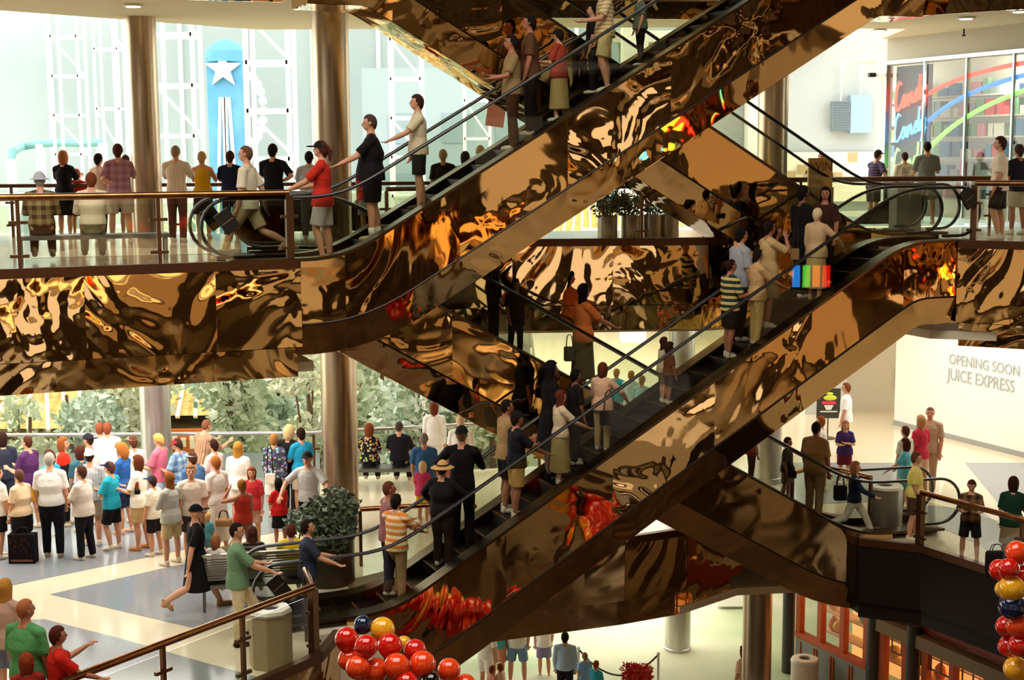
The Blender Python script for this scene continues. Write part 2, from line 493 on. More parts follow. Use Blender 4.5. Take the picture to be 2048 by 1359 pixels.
# ---------------------------------------------------------------- fascias: trim + two steps of mirror sheet
FN = [0]
def fascia(p, q, ztop, h1=1.2, h2=0.5, setback=0.25, calm=False, inset=0.0, trimh=0.14, dark=False):
    """mirror clad slab edge from p to q (void on the right-hand side when walking p->q is negative normal)"""
    p = Vector((p[0], p[1], 0)); q = Vector((q[0], q[1], 0))
    L_ = (q - p).length; a = math.atan2(q.y - p.y, q.x - p.x)
    FN[0] += 1
    e = thing('trim_%d' % FN[0], None, None, (p.x, p.y, ztop), a)
    e['kind'] = 'structure'; e['label'] = 'slab edge clad in wavy bronze mirror sheets under a brown trim'
    mm = BRONZE_FLAT if calm else BRONZE
    if dark: mm = SHADECLAD
    MB().box((L_ / 2, -0.02, 0.14 - trimh / 2), (L_, 0.12, trimh)).build('edge_trim', TRIM, e)
    def sheet(x0, x1, z0, z1, y, name):
        b = MB(); nx = max(1, int((x1 - x0) / 0.5)); 
        b.box(((x0 + x1) / 2, y, (z0 + z1) / 2), (x1 - x0, 0.06, z1 - z0))
        b.build(name, mm, e)
    sheet(0, L_, -h1, 0.14 - trimh, -0.03, 'mirror_sheet')
    sheet(inset, L_ - inset, -h1 - h2, -h1 - 0.015, 0.02 + setback, 'lower_mirror_sheet')
    MB().box((L_ / 2, 0.02 + setback / 2, -h1 - 0.01), (L_, setback, 0.02)).build('ledge', SEAM, e)
    return e
# C level edges
fascia(SD(-9.2, 20.9), SD(5.02, 20.9), 5.35, 1.18, 0.5, 0.28)
fascia(SD(5.5, 23.9), (0.0, 25.9), 5.35, 1.08, 0.5, 0.25)
fascia((0.0, 25.9), (3.6, 26.05), 5.35, 1.08, 0.5, 0.25)
fascia((3.6, 26.05), (6.3, 26.9), 5.35, 1.08, 0.5, 0.25)
fascia(SD(16.55, 20.1), (9.6, 23.9), 5.35, 1.3, 0.45, 0.25)
fascia((9.6, 23.9), (14, 19.5), 5.35, 1.3, 0.45, 0.25)
fascia((14, 19.5), (14, 3.2), 5.35, 1.2, 0.5, 0.25, True)
fascia((14, 3.2), (-16, 3.2), 5.35, 1.2, 0.5, 0.25, True)
for a_, b_ in (((-12, 17), (-5.5, 22.5)), ((-5.5, 22.5), (-3.6, 23.1)), (SD(6.2, 24.0), (0, 25.9)), ((0, 25.9), (6, 27.0)), ((9.6, 24.4), (14, 20)), ((14, 20), (14, 4))):
    fascia(a_, b_, 10.7, 0.8, 0.45, 0.15)
fascia((6, 27.0), (9.6, 24.4), 10.7, 0.8, 0.45, 0.15)
# B level edges
fascia((-2.2, 23.5), (2.0, 25.1), 0.0, 1.05, 0.55, 0.25)
fascia((2.0, 25.1), (3.2, 25.7), 0.0, 1.05, 0.55, 0.25)
fascia((3.2, 25.7), (4.4, 26.8), 0.0, 1.05, 0.55, 0.25)
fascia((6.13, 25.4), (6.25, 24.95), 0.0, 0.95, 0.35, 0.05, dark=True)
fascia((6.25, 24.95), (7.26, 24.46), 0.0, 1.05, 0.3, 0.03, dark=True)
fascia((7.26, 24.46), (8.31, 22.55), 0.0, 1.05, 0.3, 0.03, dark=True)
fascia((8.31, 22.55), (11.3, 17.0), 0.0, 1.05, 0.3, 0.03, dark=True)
fascia((-5.05, 15.75), (-2.75, 19.15), 0.0, 1.15, 0.5, 0.3)
fascia((-2.75, 19.15), (-2.6, 20.1), 0.0, 1.15, 0.5, 0.3)
fascia((-7.5, 11.6), (-5.05, 15.75), 0.0, 1.15, 0.5, 0.3)
fascia((11.3, 4.0), (-7.5, 4.0), 0.0, 1.15, 0.5, 0.3, True)

# ---------------------------------------------------------------- columns
def column(x, y, z0, z1, r, m, label):
    o = MB()
    prof = [(r, 0), (r, z1 - z0)]
    o.lathe((0, 0, 0), [(r * 1.06, 0), (r * 1.06, 0.12), (r, 0.13), (r, z1 - z0)], 48)
    ob = o.build('round_column', m, None, True, (x, y, z0))
    return tag(ob, label, 'column', 'round metal columns')
p = atz(684, 1062, 0); column(p.x, p.y, 0, 3.72, 0.33, COLM, 'gold-brown round column behind the leafy planter on the main level')
column(p.x - 0.02, p.y, 5.35, 9.78, 0.33, COLM, 'brown round column standing beside the woman in red shirt and cap')
p = atz(297, 476, 5.35); column(p.x, p.y, 5.35, 9.78, 0.31, COLM, 'brown round column between the mauve-shirted man and the cream-shirted man')
column(p.x, p.y, 0, 3.72, 0.31, COLW, 'pale silver round column rising behind the queue on the left')
column(5.45, 29.9, 5.35, 9.78, 0.31, COLM, 'brown round column behind the right-hand handrails, left of the orange board')
column(5.45, 29.9, 0, 3.72, 0.31, COLW, 'grey round column half hidden behind the khaki-clad man on the escalator')
column(5.2, 29.3, -5.35, -1.62, 0.31, COLM, 'gold round column on the lowest level beside the shop front')
column(4.2, 34.8, 0, 3.72, 0.32, COLW, 'pale round column seen between the crossing escalator handrails')
column(4.1, 34.3, -5.35, -1.62, 0.32, COLW, 'silver round column on the lowest level, by the rope barrier')

# ---------------------------------------------------------------- escalators
_N = 400
_q = [(-3 + 16 * i / _N) for i in range(_N + 1)]
_z = [0.0]
for i in range(_N):
    qm = (_q[i] + _q[i + 1]) / 2
    s_ = smooth01((qm + 0.7) / 1.4) * (1 - smooth01((qm - 9.27 + 0.7) / 1.4))
    _z.append(_z[-1] + s_ * (16 / _N))
_k = 5.35 / _z[-1]
def zq(q):
    f = (q + 3) / 16 * _N; f = max(0, min(_N - 1e-6, f)); i = int(f); t = f - i
    return (_z[i] * (1 - t) + _z[i + 1] * t) * _k
def slope(q):
    return (zq(q + 0.05) - zq(q - 0.05)) / 0.1
EW = 1.25
LANES = {}
def escalator(key, org, theta, sgn, label, signs=()):
    LANES[key] = (Vector(org), theta, sgn)
    e = thing('escalator', label, 'escalator', org, theta, None)
    X = lambda q: q * sgn
    DK = 0.15
    qs = [-0.72 + i * (10.6 + 0.72) / 60 for i in range(61)]
    def off(q, p):
        k = slope(q); l = math.sqrt(1 + k * k)
        return (q + k * p / l, zq(q) + DK - p / l)
    # clad body: two vertical faces, two slanting lower bands, underside
    prof = [(0.0, 0.03), (0.0, 1.0), (0.1, 1.47), (EW - 0.1, 1.47), (EW, 1.0), (EW, 0.03)]
    names = ['side_cladding', 'lower_cladding', 'underside_cladding', 'lower_cladding', 'side_cladding']
    for k in range(5):
        b = MB(); (y0, p0), (y1, p1) = prof[k], prof[k + 1]
        vs = []
        sub = 4 if k in (0, 4) else 2
        for q in qs:
            for j in range(sub + 1):
                t = j / sub; p_ = p0 + (p1 - p0) * t
                qq, z = off(q, p_)
                vs.append((X(qq), y0 + (y1 - y0) * t, z))
        n1 = sub + 1
        fs = [(i * n1 + j, i * n1 + j + 1, (i + 1) * n1 + j + 1, (i + 1) * n1 + j) for i in range(len(qs) - 1) for j in range(sub)]
        b.add(vs, fs)
        # give the sheet thickness
        o = b.build(names[k], BRONZE, e, fix=False)
        s = o.modifiers.new('thick', 'SOLIDIFY'); s.thickness = 0.02; s.offset = 0
    for q in (qs[0], qs[-1]):
        b = MB(); pts = []
        for (y, p_) in prof:
            qq, z = off(q, p_); pts.append((X(qq), y, z))
        b.add(pts, [tuple(range(6))])
        o = b.build('end_cladding', BRONZE_FLAT, e, fix=False)
        s = o.modifiers.new('thick', 'SOLIDIFY'); s.thickness = 0.02
    # dark reveal between the two rows of sheets
    for y in (-0.012, EW + 0.012):
        MB().tube([(X(off(q, 1.0)[0]), y, off(q, 1.0)[1]) for q in qs], 0.018, 6).build('reveal', SEAM, e)
    # decks, skirts
    qd = [-1.75 + i * (10.7 + 1.75) / 66 for i in range(67)]
    for y0, y1 in ((-0.03, 0.25), (EW - 0.25, EW + 0.03)):
        b = MB(); vs = []
        for q in qd:
            z = zq(q) + DK
            vs += [(X(q), y0, z), (X(q), y1, z), (X(q), y1, z - 0.05), (X(q), y0, z - 0.05)]
        n = len(qd)
        fs = [(i * 4 + j, i * 4 + (j + 1) % 4, (i + 1) * 4 + (j + 1) % 4, (i + 1) * 4 + j) for i in range(n - 1) for j in range(4)]
        fs += [(0, 1, 2, 3), ((n - 1) * 4 + 3, (n - 1) * 4 + 2, (n - 1) * 4 + 1, (n - 1) * 4)]
        b.add(vs, fs).build('deck', DECK, e, True)
        b = MB(); vs = []; ys = y1 if y0 < 0 else y0
        for q in qd:
            z = zq(q) + DK
            vs += [(X(q), ys - 0.01, z - 0.02), (X(q), ys + 0.01, z - 0.02), (X(q), ys + 0.01, z - 0.42), (X(q), ys - 0.01, z - 0.42)]
        b.add(vs, fs).build('skirt_panel', SKIRT, e)
    # steps
    stp = MB(); wst = EW - 0.54
    stp.use(DARKM).box((0, 0, -0.14), (0.398, wst, 0.28)); stp.use(STEPGLINT).box((-0.19 * sgn, 0, 0.003), (0.025, wst, 0.006))
    first = None
    for i in range(25):
        q = -0.4 + 0.4 * (i + 0.5)
        z = zq(q)
        if i == 0:
            first = stp.build('step', None, e, loc=(X(q), EW / 2, z)); o = first
        else:
            o = first.copy(); C.objects.link(o); o.location = (X(q), EW / 2, z)
    for q0, q1 in ((-1.75, -0.42), (9.62, 10.7)):
        MB().box((X((q0 + q1) / 2), EW / 2, zq(q0 if q0 < 0 else q1) + 0.01), (abs(q1 - q0), EW - 0.5, 0.04)).build('comb_plate', DECK, e)
    # balustrades
    HR = 0.42; HT = 0.95
    for y in (0.12, EW - 0.12):
        top = [(q, zq(q) + DK + HT - 0.05) for q in [-1.7 + i * (10.5 + 1.7) / 64 for i in range(65)]]
        c0 = (-1.7, top[0][1] - HR); c1 = (10.5, top[-1][1] - HR)
        arc0 = [(c0[0] + HR * math.cos(a), c0[1] + HR * math.sin(a)) for a in [R(270 - 180 * i / 12) for i in range(12)]]
        arc1 = [(c1[0] + HR * math.cos(a), c1[1] + HR * math.sin(a)) for a in [R(90 - 180 * i / 12) for i in range(1, 13)]]
        path = [(c0[0] + 0.35, c0[1] - HR)] + arc0 + top + arc1 + [(c1[0] - 0.35, c1[1] - HR)]
        MB().tube([(X(q), y, z) for q, z in path], 0.04, 8, r2=0.028, side=(0, 1, 0)).build('handrail', RUBBER, e, True)
        b = MB(); vs = []; fs = []
        for q in [-1.7 + i * (10.5 + 1.7) / 64 for i in range(65)]:
            z = zq(q) + DK
            vs += [(X(q), y, z), (X(q), y, z + HT - 0.08)]
        fs = [(2 * i, 2 * i + 1, 2 * i + 3, 2 * i + 2) for i in range(64)]
        b.add(vs, fs)
        for c, arc in ((c0, arc0), (c1, arc1)):
            b.add([(X(c[0]), y, c[1])] + [(X(p_[0]), y, p_[1]) for p_ in arc], [(0, i, i + 1) for i in range(1, len(arc))])
        o = b.build('glass_balustrade', GLASS, e, fix=False)
        s = o.modifiers.new('thick', 'SOLIDIFY'); s.thickness = 0.012; s.offset = 0
    for (q, y, dz) in signs:
        b = MB(); Mx = Matrix.Rotation(R(-35 * sgn), 3, 'Y')
        b.use(mat('dark_sign_face', '#150f0c', 0.4)).box((X(q), y, zq(q) + dz), (0.24, 0.05, 0.34), M=Mx)
        b.use(mat('sign_border_metal', '#8a7a66', 0.3, 0.8)).box((X(q), y - 0.03, zq(q) + dz), (0.20, 0.012, 0.02), M=Mx)
        b.build('caution_sign', None, e)
    return e
E1 = escalator('E1', SD(6.15, 20.1, 0), TH, 1, 'long mirror-clad escalator in front, rising from the crowded lower hall to the right gallery', ((-1.75, 0.05, 0.72), (10.6, 0.05, 0.86)))
E2 = escalator('E2', SD(5.72, 20.9, 5.35), TH, 1, 'mirror-clad escalator rising from the left gallery out of the top of the picture', ((-1.75, 0.05, 0.72), (-1.75, EW, 0.72)))
E3 = escalator('E3', SD(15.2, 20.99, 0), R(12.2), -1, 'mirror-clad escalator descending to the lower right floor behind the front escalator')
E4 = escalator('E4', SD(16.2, 22.15, 5.35), TH, -1, 'mirror-clad escalator at the top centre descending to the right gallery')
def lane_at(key, px, off=EW / 2):
    """where the line of sight through pixel column px meets the middle of a lane; returns q and the point on its step"""
    org, th, sgn = LANES[key]
    u_ = Vector((math.cos(th), math.sin(th), 0)); n_ = Vector((-math.sin(th), math.cos(th), 0))
    base = org + n_ * off
    q = 4.0
    lo, hi = (-2.5, 12.0)
    def pxof(q):
        P_ = base + u_ * (q * sgn) + Vector((0, 0, zq(q))) - EYE
        return 1024 + FPX * P_.dot(RT) / P_.dot(FWD)
    for _ in range(50):
        mid = (lo + hi) / 2
        if (pxof(mid) < px) == (sgn > 0): lo = mid
        else: hi = mid
    q = (lo + hi) / 2
    if -0.4 < q < 9.6: q = -0.4 + 0.4 * (math.floor((q + 0.4) / 0.4) + 0.5)
    return q, base + u_ * (q * sgn) + Vector((0, 0, zq(q)))

# ---------------------------------------------------------------- railings
def railing(label, pts, z, post=1.5, top=1.07, rail_r=0.045, glassy=True, dark=False, wide=(), name='railing', double=False, railm=None):
    P = [Vector((p_[0], p_[1], 0)) for p_ in pts]
    e = thing(name, label, 'railing', (P[0].x, P[0].y, z))
    O = P[0]
    L_ = [(p_ - O) for p_ in P]
    rm = railm or (TRIM if dark else RAILM)
    MB().tube([q + Vector((0, 0, top)) for q in L_], rail_r, 12).build('top_rail', rm, e, True)
    for i in range(len(L_) - 1):
        a, b = L_[i], L_[i + 1]; d = b - a; ln = d.length; t = d / ln; n = max(1, round(ln / post))
        nn = Vector((-t.y, t.x, 0))
        for k in range(n + 1):
            if k == n and i < len(L_) - 2: continue
            c = a + t * ln * k / n
            w = 0.11 if (i + (1 if k == n else 0)) in wide and k in (0, n) else 0.055
            MB().bar(c + Vector((0, 0, -0.1)), c + Vector((0, 0, top - 0.03)), w, w, up=tuple(t)).build('post', POSTM, e)
            if glassy:
                for zz in (0.25, 0.72):
                    MB().bar(c - t * 0.13 + Vector((0, 0, zz)), c + t * 0.13 + Vector((0, 0, zz)), 0.05, 0.045).build('glass_clamp', POSTM, e)
        if glassy:
            for k in range(n):
                c0 = a + t * (ln * k / n + 0.07); c1 = a + t * (ln * (k + 1) / n - 0.07)
                g = MB(); g.bar((c0 + Vector((0, 0, 0.52))), (c1 + Vector((0, 0, 0.52))), 0.012, 0.86)
                g.build('glass_panel', GLASS, e)
    return e
railing('bronze-topped glass railing along the front edge of the upper left gallery', [SD(-6.6, 20.97), SD(4.9, 20.97)], 5.4, 1.95, 1.07, 0.05, wide=(1,))
railing('dark railing at the back of the upper left gallery where people look out', [(-14, 29.75), (-8.6, 29.75), (-3.5, 29.8), (0.4, 30.4)], 5.35, 1.9, 1.07, 0.04, dark=True)
railing('dark-topped railing behind the people on the upper right gallery', [(4.2, 31.1), (10.6, 31.6), (13.5, 31.9)], 5.35, 1.9, 1.07, 0.06, dark=True)
railing('bronze railing at the outer corner of the upper right gallery', [SD(16.95, 20.2), (9.6, 24.0), (11.0, 22.6)], 5.4, 1.4, 1.07, 0.05, wide=(0,))
railing('bronze railing guarding the well at the lower left, by the beige litter bin', [(-3.02, 20.0), (-2.8, 19.2), (-5.1, 15.75), (-7.0, 12.6)], 0.0, 1.45, 1.07, 0.05, wide=(1,))
railing('bronze railing running towards the balloons at the lower right', [(7.2, 24.5), (8.31, 22.6), (10.6, 18.4)], 0.0, 2.1, 1.07, 0.05, wide=(0,))
railing('pale railing behind the queue where people look out at the trees', [(-14, 30.2), (-8.9, 30.15), (-4.3, 30.2), (-1.2, 31.0), (0.6, 31.4)], 0.0, 2.3, 1.07, 0.04, railm=COLW)
pa = atz(1585, 945, 1.07); pb = atz(1742, 955, 1.07); pc = atz(1640, 930, 1.07)
railing('short bronze railing beside the silver litter bin behind the escalator foot', [pa, pc, pb], 0.0, 1.6, 1.07, 0.05, glassy=False)
railing('short railing on the main level behind the striped-shirt rider', [atz(720, 1018, 1.0), atz(880, 1008, 1.0)], 0.0, 2.0, 1.0, 0.045, glassy=False)
railing('glass railing in front of the planters between the escalators', [(-2.2, 25.2), (0.1, 26.1), (2.4, 26.25)], 5.35, 1.6, 1.07, 0.04, dark=True)
# ---------------------------------------------------------------- the park beyond the galleries
LAWN = add_var(mat('park_paving', '#a9a488', 0.9), '#7c8c62', 0.25, 3)
g = MB().box((-10, 85, -5.32), (140, 108, 0.05)).build('floor.003', LAWN); struct(g, 'pale ground of the park beyond the gallery')
STEEL = mat('white_painted_steel', '#eef0ea', 0.6)
FARW = add_var(mat('pale_blue_far_wall', '#98a2a4', 0.9), '#8e999c', 0.12, 2)
w = MB().box((-20, 132, 14), (150, 0.6, 40)).build('wall_north', FARW); struct(w, 'pale blue wall at the far side of the park')
w = MB()
for x in range(-90, 60, 6): w.box((x, 131.6, 14), (0.35, 0.3, 40))
struct(w.build('trim_40', STEEL), 'white ribs on the far park wall')
# glazed roof of the park: glass carried by white trusses; the sky lights it
ROOFG = glass('roof_glass', '#e3eae8')
TRU = [0]
def roof_truss(x, y0, y1, z, dz, label):
    e = thing('roof_truss', label, 'truss', (x, y0, z), 0, 'white trusses of the park roof')
    L_ = y1 - y0; n = 12
    MB().bar((0, 0, 0), (0, L_, dz), 0.5, 0.6).build('top_chord', STEEL, e)
    MB().bar((0, 0, -2.2), (0, L_, dz - 2.2), 0.45, 0.5).build('bottom_chord', STEEL, e)
    b = MB()
    for i in range(n):
        a = (0, L_ * i / n, dz * i / n - (2.2 if i % 2 else 0)); c = (0, L_ * (i + 1) / n, dz * (i + 1) / n - (0 if i % 2 else 2.2))
        b.bar(a, c, 0.22)
    for i in range(1, n): b.bar((0, L_ * i / n, dz * i / n), (0, L_ * i / n, dz * i / n - 2.2), 0.16)
    b.build('web', STEEL, e)
for i, x in enumerate((-34, -23, -12, -1, 10)):
    roof_truss(x, 44, 128, 21.5 + (i % 2) * 1.5, 2.0, 'white steel truss carrying the glass roof of the park')
e = thing('roof_frame', 'long white roof beams crossing the park behind the left gallery', 'roof', (0, 0, 21))
b = MB()
for k, y in enumerate((52, 66, 80, 94, 108, 122)):
    for side in (-1, 1):
        b.bar((-12 + side * 30, y, -1.0), (-12, y, 4.5), 0.35, 0.7)
    b.bar((-46, y, -1), (24, y, -1), 0.3, 0.5)
b.build('rafters', STEEL, e)
b = MB()
for x in range(-46, 26, 4):
    zz = 4.5 - abs(x + 12) / 30 * 5.5
    b.bar((x, 50, zz), (x, 126, zz), 0.16, 0.3)
b.build('purlins', STEEL, e)
b = MB()
for side in (-1, 1):
    b.add([(-12, 50, 4.9), (-12 + side * 34, 50, -1.2), (-12 + side * 34, 126, -1.2), (-12, 126, 4.9)], [(0, 1, 2, 3)])
b.build('glazing', glass('roof_glazing', '#dfe8e6'), e, fix=False)
def lattice(px, y, wpx, z1, label, nr=9):
    p_ = aty(px, 300, y); w_ = wpx / FPX * y
    e = thing('lattice_column', label, 'column', (p_.x, y, -5.3), 0, 'white lattice columns in the park')
    H_ = z1 + 5.3
    for sx in (-1, 1):
        for sy in (-1, 1):
            MB().bar((sx * w_ / 2, sy * w_ / 2, 0), (sx * w_ / 2, sy * w_ / 2, H_), w_ * 0.10).build('leg', STEEL, e)
    b = MB()
    for k in range(1, nr + 1):
        z = H_ * k / nr
        for sy in (-1, 1):
            b.bar((-w_ / 2, sy * w_ / 2, z), (w_ / 2, sy * w_ / 2, z), w_ * 0.1); b.bar((sy * w_ / 2, -w_ / 2, z), (sy * w_ / 2, w_ / 2, z), w_ * 0.1)
        if k % 2: b.bar((-w_ / 2, -w_ / 2, z), (w_ / 2, w_ / 2, z - H_ / nr), w_ * 0.06)
    b.build('rungs', STEEL, e)
    return e
lattice(145, 58, 52, 21, 'leftmost white lattice column beyond the gallery', 17)
lattice(226, 72, 46, 21, 'white lattice column just left of the brown column')
lattice(362, 64, 74, 21, 'wide white lattice column right of the left brown column', 12)
lattice(545, 62, 82, 21, 'wide white lattice column between the blue tower and the column', 13)
lattice(815, 76, 60, 21, 'white lattice column behind the riders of the upper escalator', 13)
lattice(955, 84, 50, 21, 'faint white lattice column left of the crossing escalators', 12)
# blue tower with a star
BLUE = add_var(mat('sky_blue_tower', '#4b8fb9', 0.6), '#629fc4', 0.6, 2)
p_ = aty(458, 300, 74); TW = 1.75
e = thing('ride_tower', 'tall blue ride tower with a white star at its top', 'tower', (p_.x, 74, -5.3))
MB().box((0, 0, 8.6), (TW, TW * 0.8, 17.2)).build('shaft', BLUE, e)
b = MB()
for sx in (-0.62, -0.05, 0.05, 0.62):
    b.bar((sx * (0.35 if abs(sx) > 0.1 else 1.0), -TW * 0.42, 15.2), (sx * 1.35, -TW * 0.42, 2), 0.16, 0.12)
b.build('ribs', STEEL, e)
b = MB(); b.lathe((0, 0, 17.2), [(TW * 0.62, -0.2), (TW * 0.62, 0.35), (TW * 0.4, 0.75), (0, 1.0)], 20); b.build('cap', BLUE, e, True)
st = []
for k in range(10):
    a = math.pi / 2 + k * math.pi / 5; r_ = 0.95 if k % 2 == 0 else 0.38
    st.append((r_ * math.cos(a), r_ * math.sin(a)))
b = MB(); n = 10
b.add([(x, -TW * 0.42 - 0.28, 16.6 + z) for x, z in st] + [(x, -TW * 0.42 - 0.05, 16.6 + z) for x, z in st], [tuple(range(10))] + [tuple(range(19, 9, -1))] + [(i, (i + 1) % 10, 10 + (i + 1) % 10, 10 + i) for i in range(10)])
b.build('star', STEEL, e)
b = MB()
for k in range(14):
    a = R(100 - k * 17); b.ball((TW * 0.5 + 0.2 + 0.75 * math.cos(a), 0, 14.6 + 1.7 * math.sin(a)), 0.24, 8, 6)
b.build('side_bulbs', mat('pale_bulb', '#dfe8e4', 0.5), e, 2)
# monorail
TEAL = mat('teal_track', '#6fa4a8', 0.5)
e = thing('monorail_track', 'thin teal monorail track curving behind the seated pair', 'track', (-22, 60, 0))
pts = []
for px, py in ((22, 318), (26, 302), (45, 293), (80, 287), (120, 285), (160, 286), (205, 285)):
    q = aty(px, py, 60 if px > 40 else 58); pts.append(q - Vector((-22, 60, 0)))
MB().tube(pts, 0.16, 8).build('rail_beam', TEAL, e, True)
b = MB()
for q in (pts[0], pts[3], pts[6]): b.bar(q, (q.x, q.y, -5.3), 0.3)
b.build('supports', STEEL, e)
# pavilions with straw roofs
STRAW = add_bump(add_var(mat('straw_roof', '#d9bd72', 0.95), '#a98d4c', 0.9, 5, 0.3, 0.7, (6, 1, 1)), 5, 0.6, 0.2)
WOOD = mat('park_timber', '#b5905c', 0.8)
STONE = add_bump(add_var(mat('park_stone', '#b8ae96', 0.9), '#8e8674', 1.5, 4), 2, 0.6, 0.15)
def pavilion(x, y, w, d, zr, h, label, sign=None, rz=0.0):
    e = thing('park_pavilion', label, 'pavilion', (x, y, -5.3), rz)
    hh = zr + 5.3
    MB().box((0, 0, hh / 2 - 0.4), (w * 0.82, d * 0.82, hh - 0.8)).build('wall', STONE, e)
    b = MB(); b.add([(-w / 2, -d / 2, hh - 0.3), (w / 2, -d / 2, hh - 0.3), (w / 2, d / 2, hh - 0.3), (-w / 2, d / 2, hh - 0.3), (-w * 0.3, 0, hh + h), (w * 0.3, 0, hh + h)],
                    [(0, 1, 5, 4), (1, 2, 5), (2, 3, 4, 5), (3, 0, 4), (0, 3, 2, 1)]); b.build('roof', STRAW, e)
    b = MB()
    k = -w / 2 + 0.2
    while k < w / 2:
        b.bar((k, -d / 2 - 0.05, hh - 0.35), (k * 0.62, -0.1, hh + h + 0.02), 0.12, 0.1); k += 0.55
    b.build('roof_battens', mat('pale_batten', '#efe3bb', 0.9), e)
    for sx in (-1, 1): MB().bar((sx * w * 0.44, -d * 0.45, 0), (sx * w * 0.44, -d * 0.45, hh), 0.3).build('post', WOOD, e)
    if sign:
        s_ = MB().box((sign[0], -d / 2 - 0.1, hh - 1.1), (sign[1], 0.12, 0.8)).build('sign_board', mat('orange_park_sign', '#d2691e', 0.7), e)
        b = MB()
        for i in range(9): b.box((sign[0] - sign[1] * 0.36 + i * sign[1] * 0.09, -d / 2 - 0.18, hh - 1.1), (sign[1] * 0.05, 0.04, 0.4 if i % 3 else 0.28))
        b.build('sign_letters', mat('cream_letters', '#f4e8cc', 0.7), s_)
q = aty(395, 800, 46); pavilion(q.x, 46, 8, 6, -0.6, 2.2, 'straw-roofed park pavilion with an orange sign beside the silver column', (-0.3, 3.0))
q = aty(90, 800, 44); pavilion(q.x - 2, 44, 9, 8, -0.4, 2.4, 'straw-roofed park pavilion behind the left end of the queue')
q = aty(770, 745, 60); pavilion(q.x, 66, 9, 6, -0.4, 2.6, 'far yellow-roofed pavilion seen right of the gold column')
q = aty(570, 770, 54); pavilion(q.x, 53, 4, 4, -0.2, 2.4, 'small yellow-roofed pavilion among the trees left of the gold column')
q = aty(1240, 640, 52); pavilion(q.x, 72, 16, 8, 2.4, 2.0, 'pale building beyond the escalators in the gap of the crossing')
# terraces and booths under the blue wall, seen over the upper gallery rail
b = thing('park_booth', 'row of pale park booths seen low behind the upper left railing', 'booth', (-24, 88, -5.3))
MB().box((6, 0, 5.0), (32, 6, 10.0)).build('wall', mat('booth_wall', '#c4c8c0', 0.9), b)
for i in range(9): MB().box((-8 + i * 3.4, -3.05, 8.3), (1.4, 0.1, 1.2)).build('window', mat('booth_opening', '#8a9698', 0.7), b)
b = thing('park_building', 'pale greyish-blue building behind the lattice columns', 'building', (-2, 100, -5.3))
MB().box((0, 0, 9), (16, 6, 18)).build('wall', mat('pale_building_wall', '#98a5aa', 0.9), b)
for i in range(4):
    for j in range(3): MB().box((-5.4 + i * 3.6, -3.05, 6 + j * 4), (1.6, 0.1, 2.0)).build('window', mat('pale_building_window', '#85959c', 0.5), b)

# trees and shrubs ---------------------------------------------------
LEAF = [add_var(mat('leaf_green_a', '#b7c6a0', 0.8), '#e2e8cc', 2.0), add_var(mat('leaf_green_b', '#aac0a6', 0.8), '#d8e2d0', 2.0), add_var(mat('leaf_green_c', '#c9d0ac', 0.8), '#f0f0d6', 2.0)]
BARK = mat('bark', '#6d5238', 0.9)
def leaves(name, blobs, m, parent, n, size, seed):
    rg = random.Random(seed); vs = []; fs = []
    tot = sum(b[1] ** 2 for b in blobs)
    for (c, r) in blobs:
        k = int(n * r * r / tot)
        for _ in range(k):
            d = Vector((rg.gauss(0, 1), rg.gauss(0, 1), rg.gauss(0, 1))).normalized() * r * (rg.random() ** 0.4)
            d.z *= 0.8
            p = Vector(c) + d
            a = Vector((rg.gauss(0, 1), rg.gauss(0, 1), rg.gauss(0, 1))).normalized()
            bb = a.orthogonal().normalized(); s_ = size * rg.uniform(0.6, 1.4)
            i = len(vs)
            vs += [p - a * s_, p + bb * s_ * 0.45, p + a * s_, p - bb * s_ * 0.45]
            fs.append((i, i + 1, i + 2, i + 3))
    me = bpy.data.meshes.new(name); me.from_pydata(vs, [], fs); me.materials.append(m)
    o = bpy.data.objects.new(name, me); C.objects.link(o); o.parent = parent
    return o
def tree(x, y, z, h, r, k, seed, label, n=2600, trunk=0.14, name='park_tree', cat='tree', group='trees in the park'):
    rg = random.Random(seed)
    e = thing(name, label, cat, (x, y, z), 0, group)
    b = MB()
    top = Vector((rg.uniform(-.3, .3), rg.uniform(-.3, .3), h * 0.9))
    b.tube([(0, 0, 0), (rg.uniform(-.15, .15), 0, h * 0.4), top], [trunk, trunk * 0.7, trunk * 0.3], 8)
    blobs = []
    for i in range(9):
        a = rg.uniform(0, 6.28); q = h * rg.uniform(0.42, 0.95); rr = r * rg.uniform(0.35, 0.75) * (1.1 - 0.4 * q / h)
        c = Vector((math.cos(a) * r * 0.6 * rg.random(), math.sin(a) * r * 0.6 * rg.random(), q)); blobs.append((c, rr))
        b.tube([(0, 0, q * 0.6), c], [trunk * 0.35, trunk * 0.12], 6)
    b.build('trunk', BARK, e, True)
    leaves('foliage', blobs, LEAF[k], e, n, r * 0.085, seed)
    return e
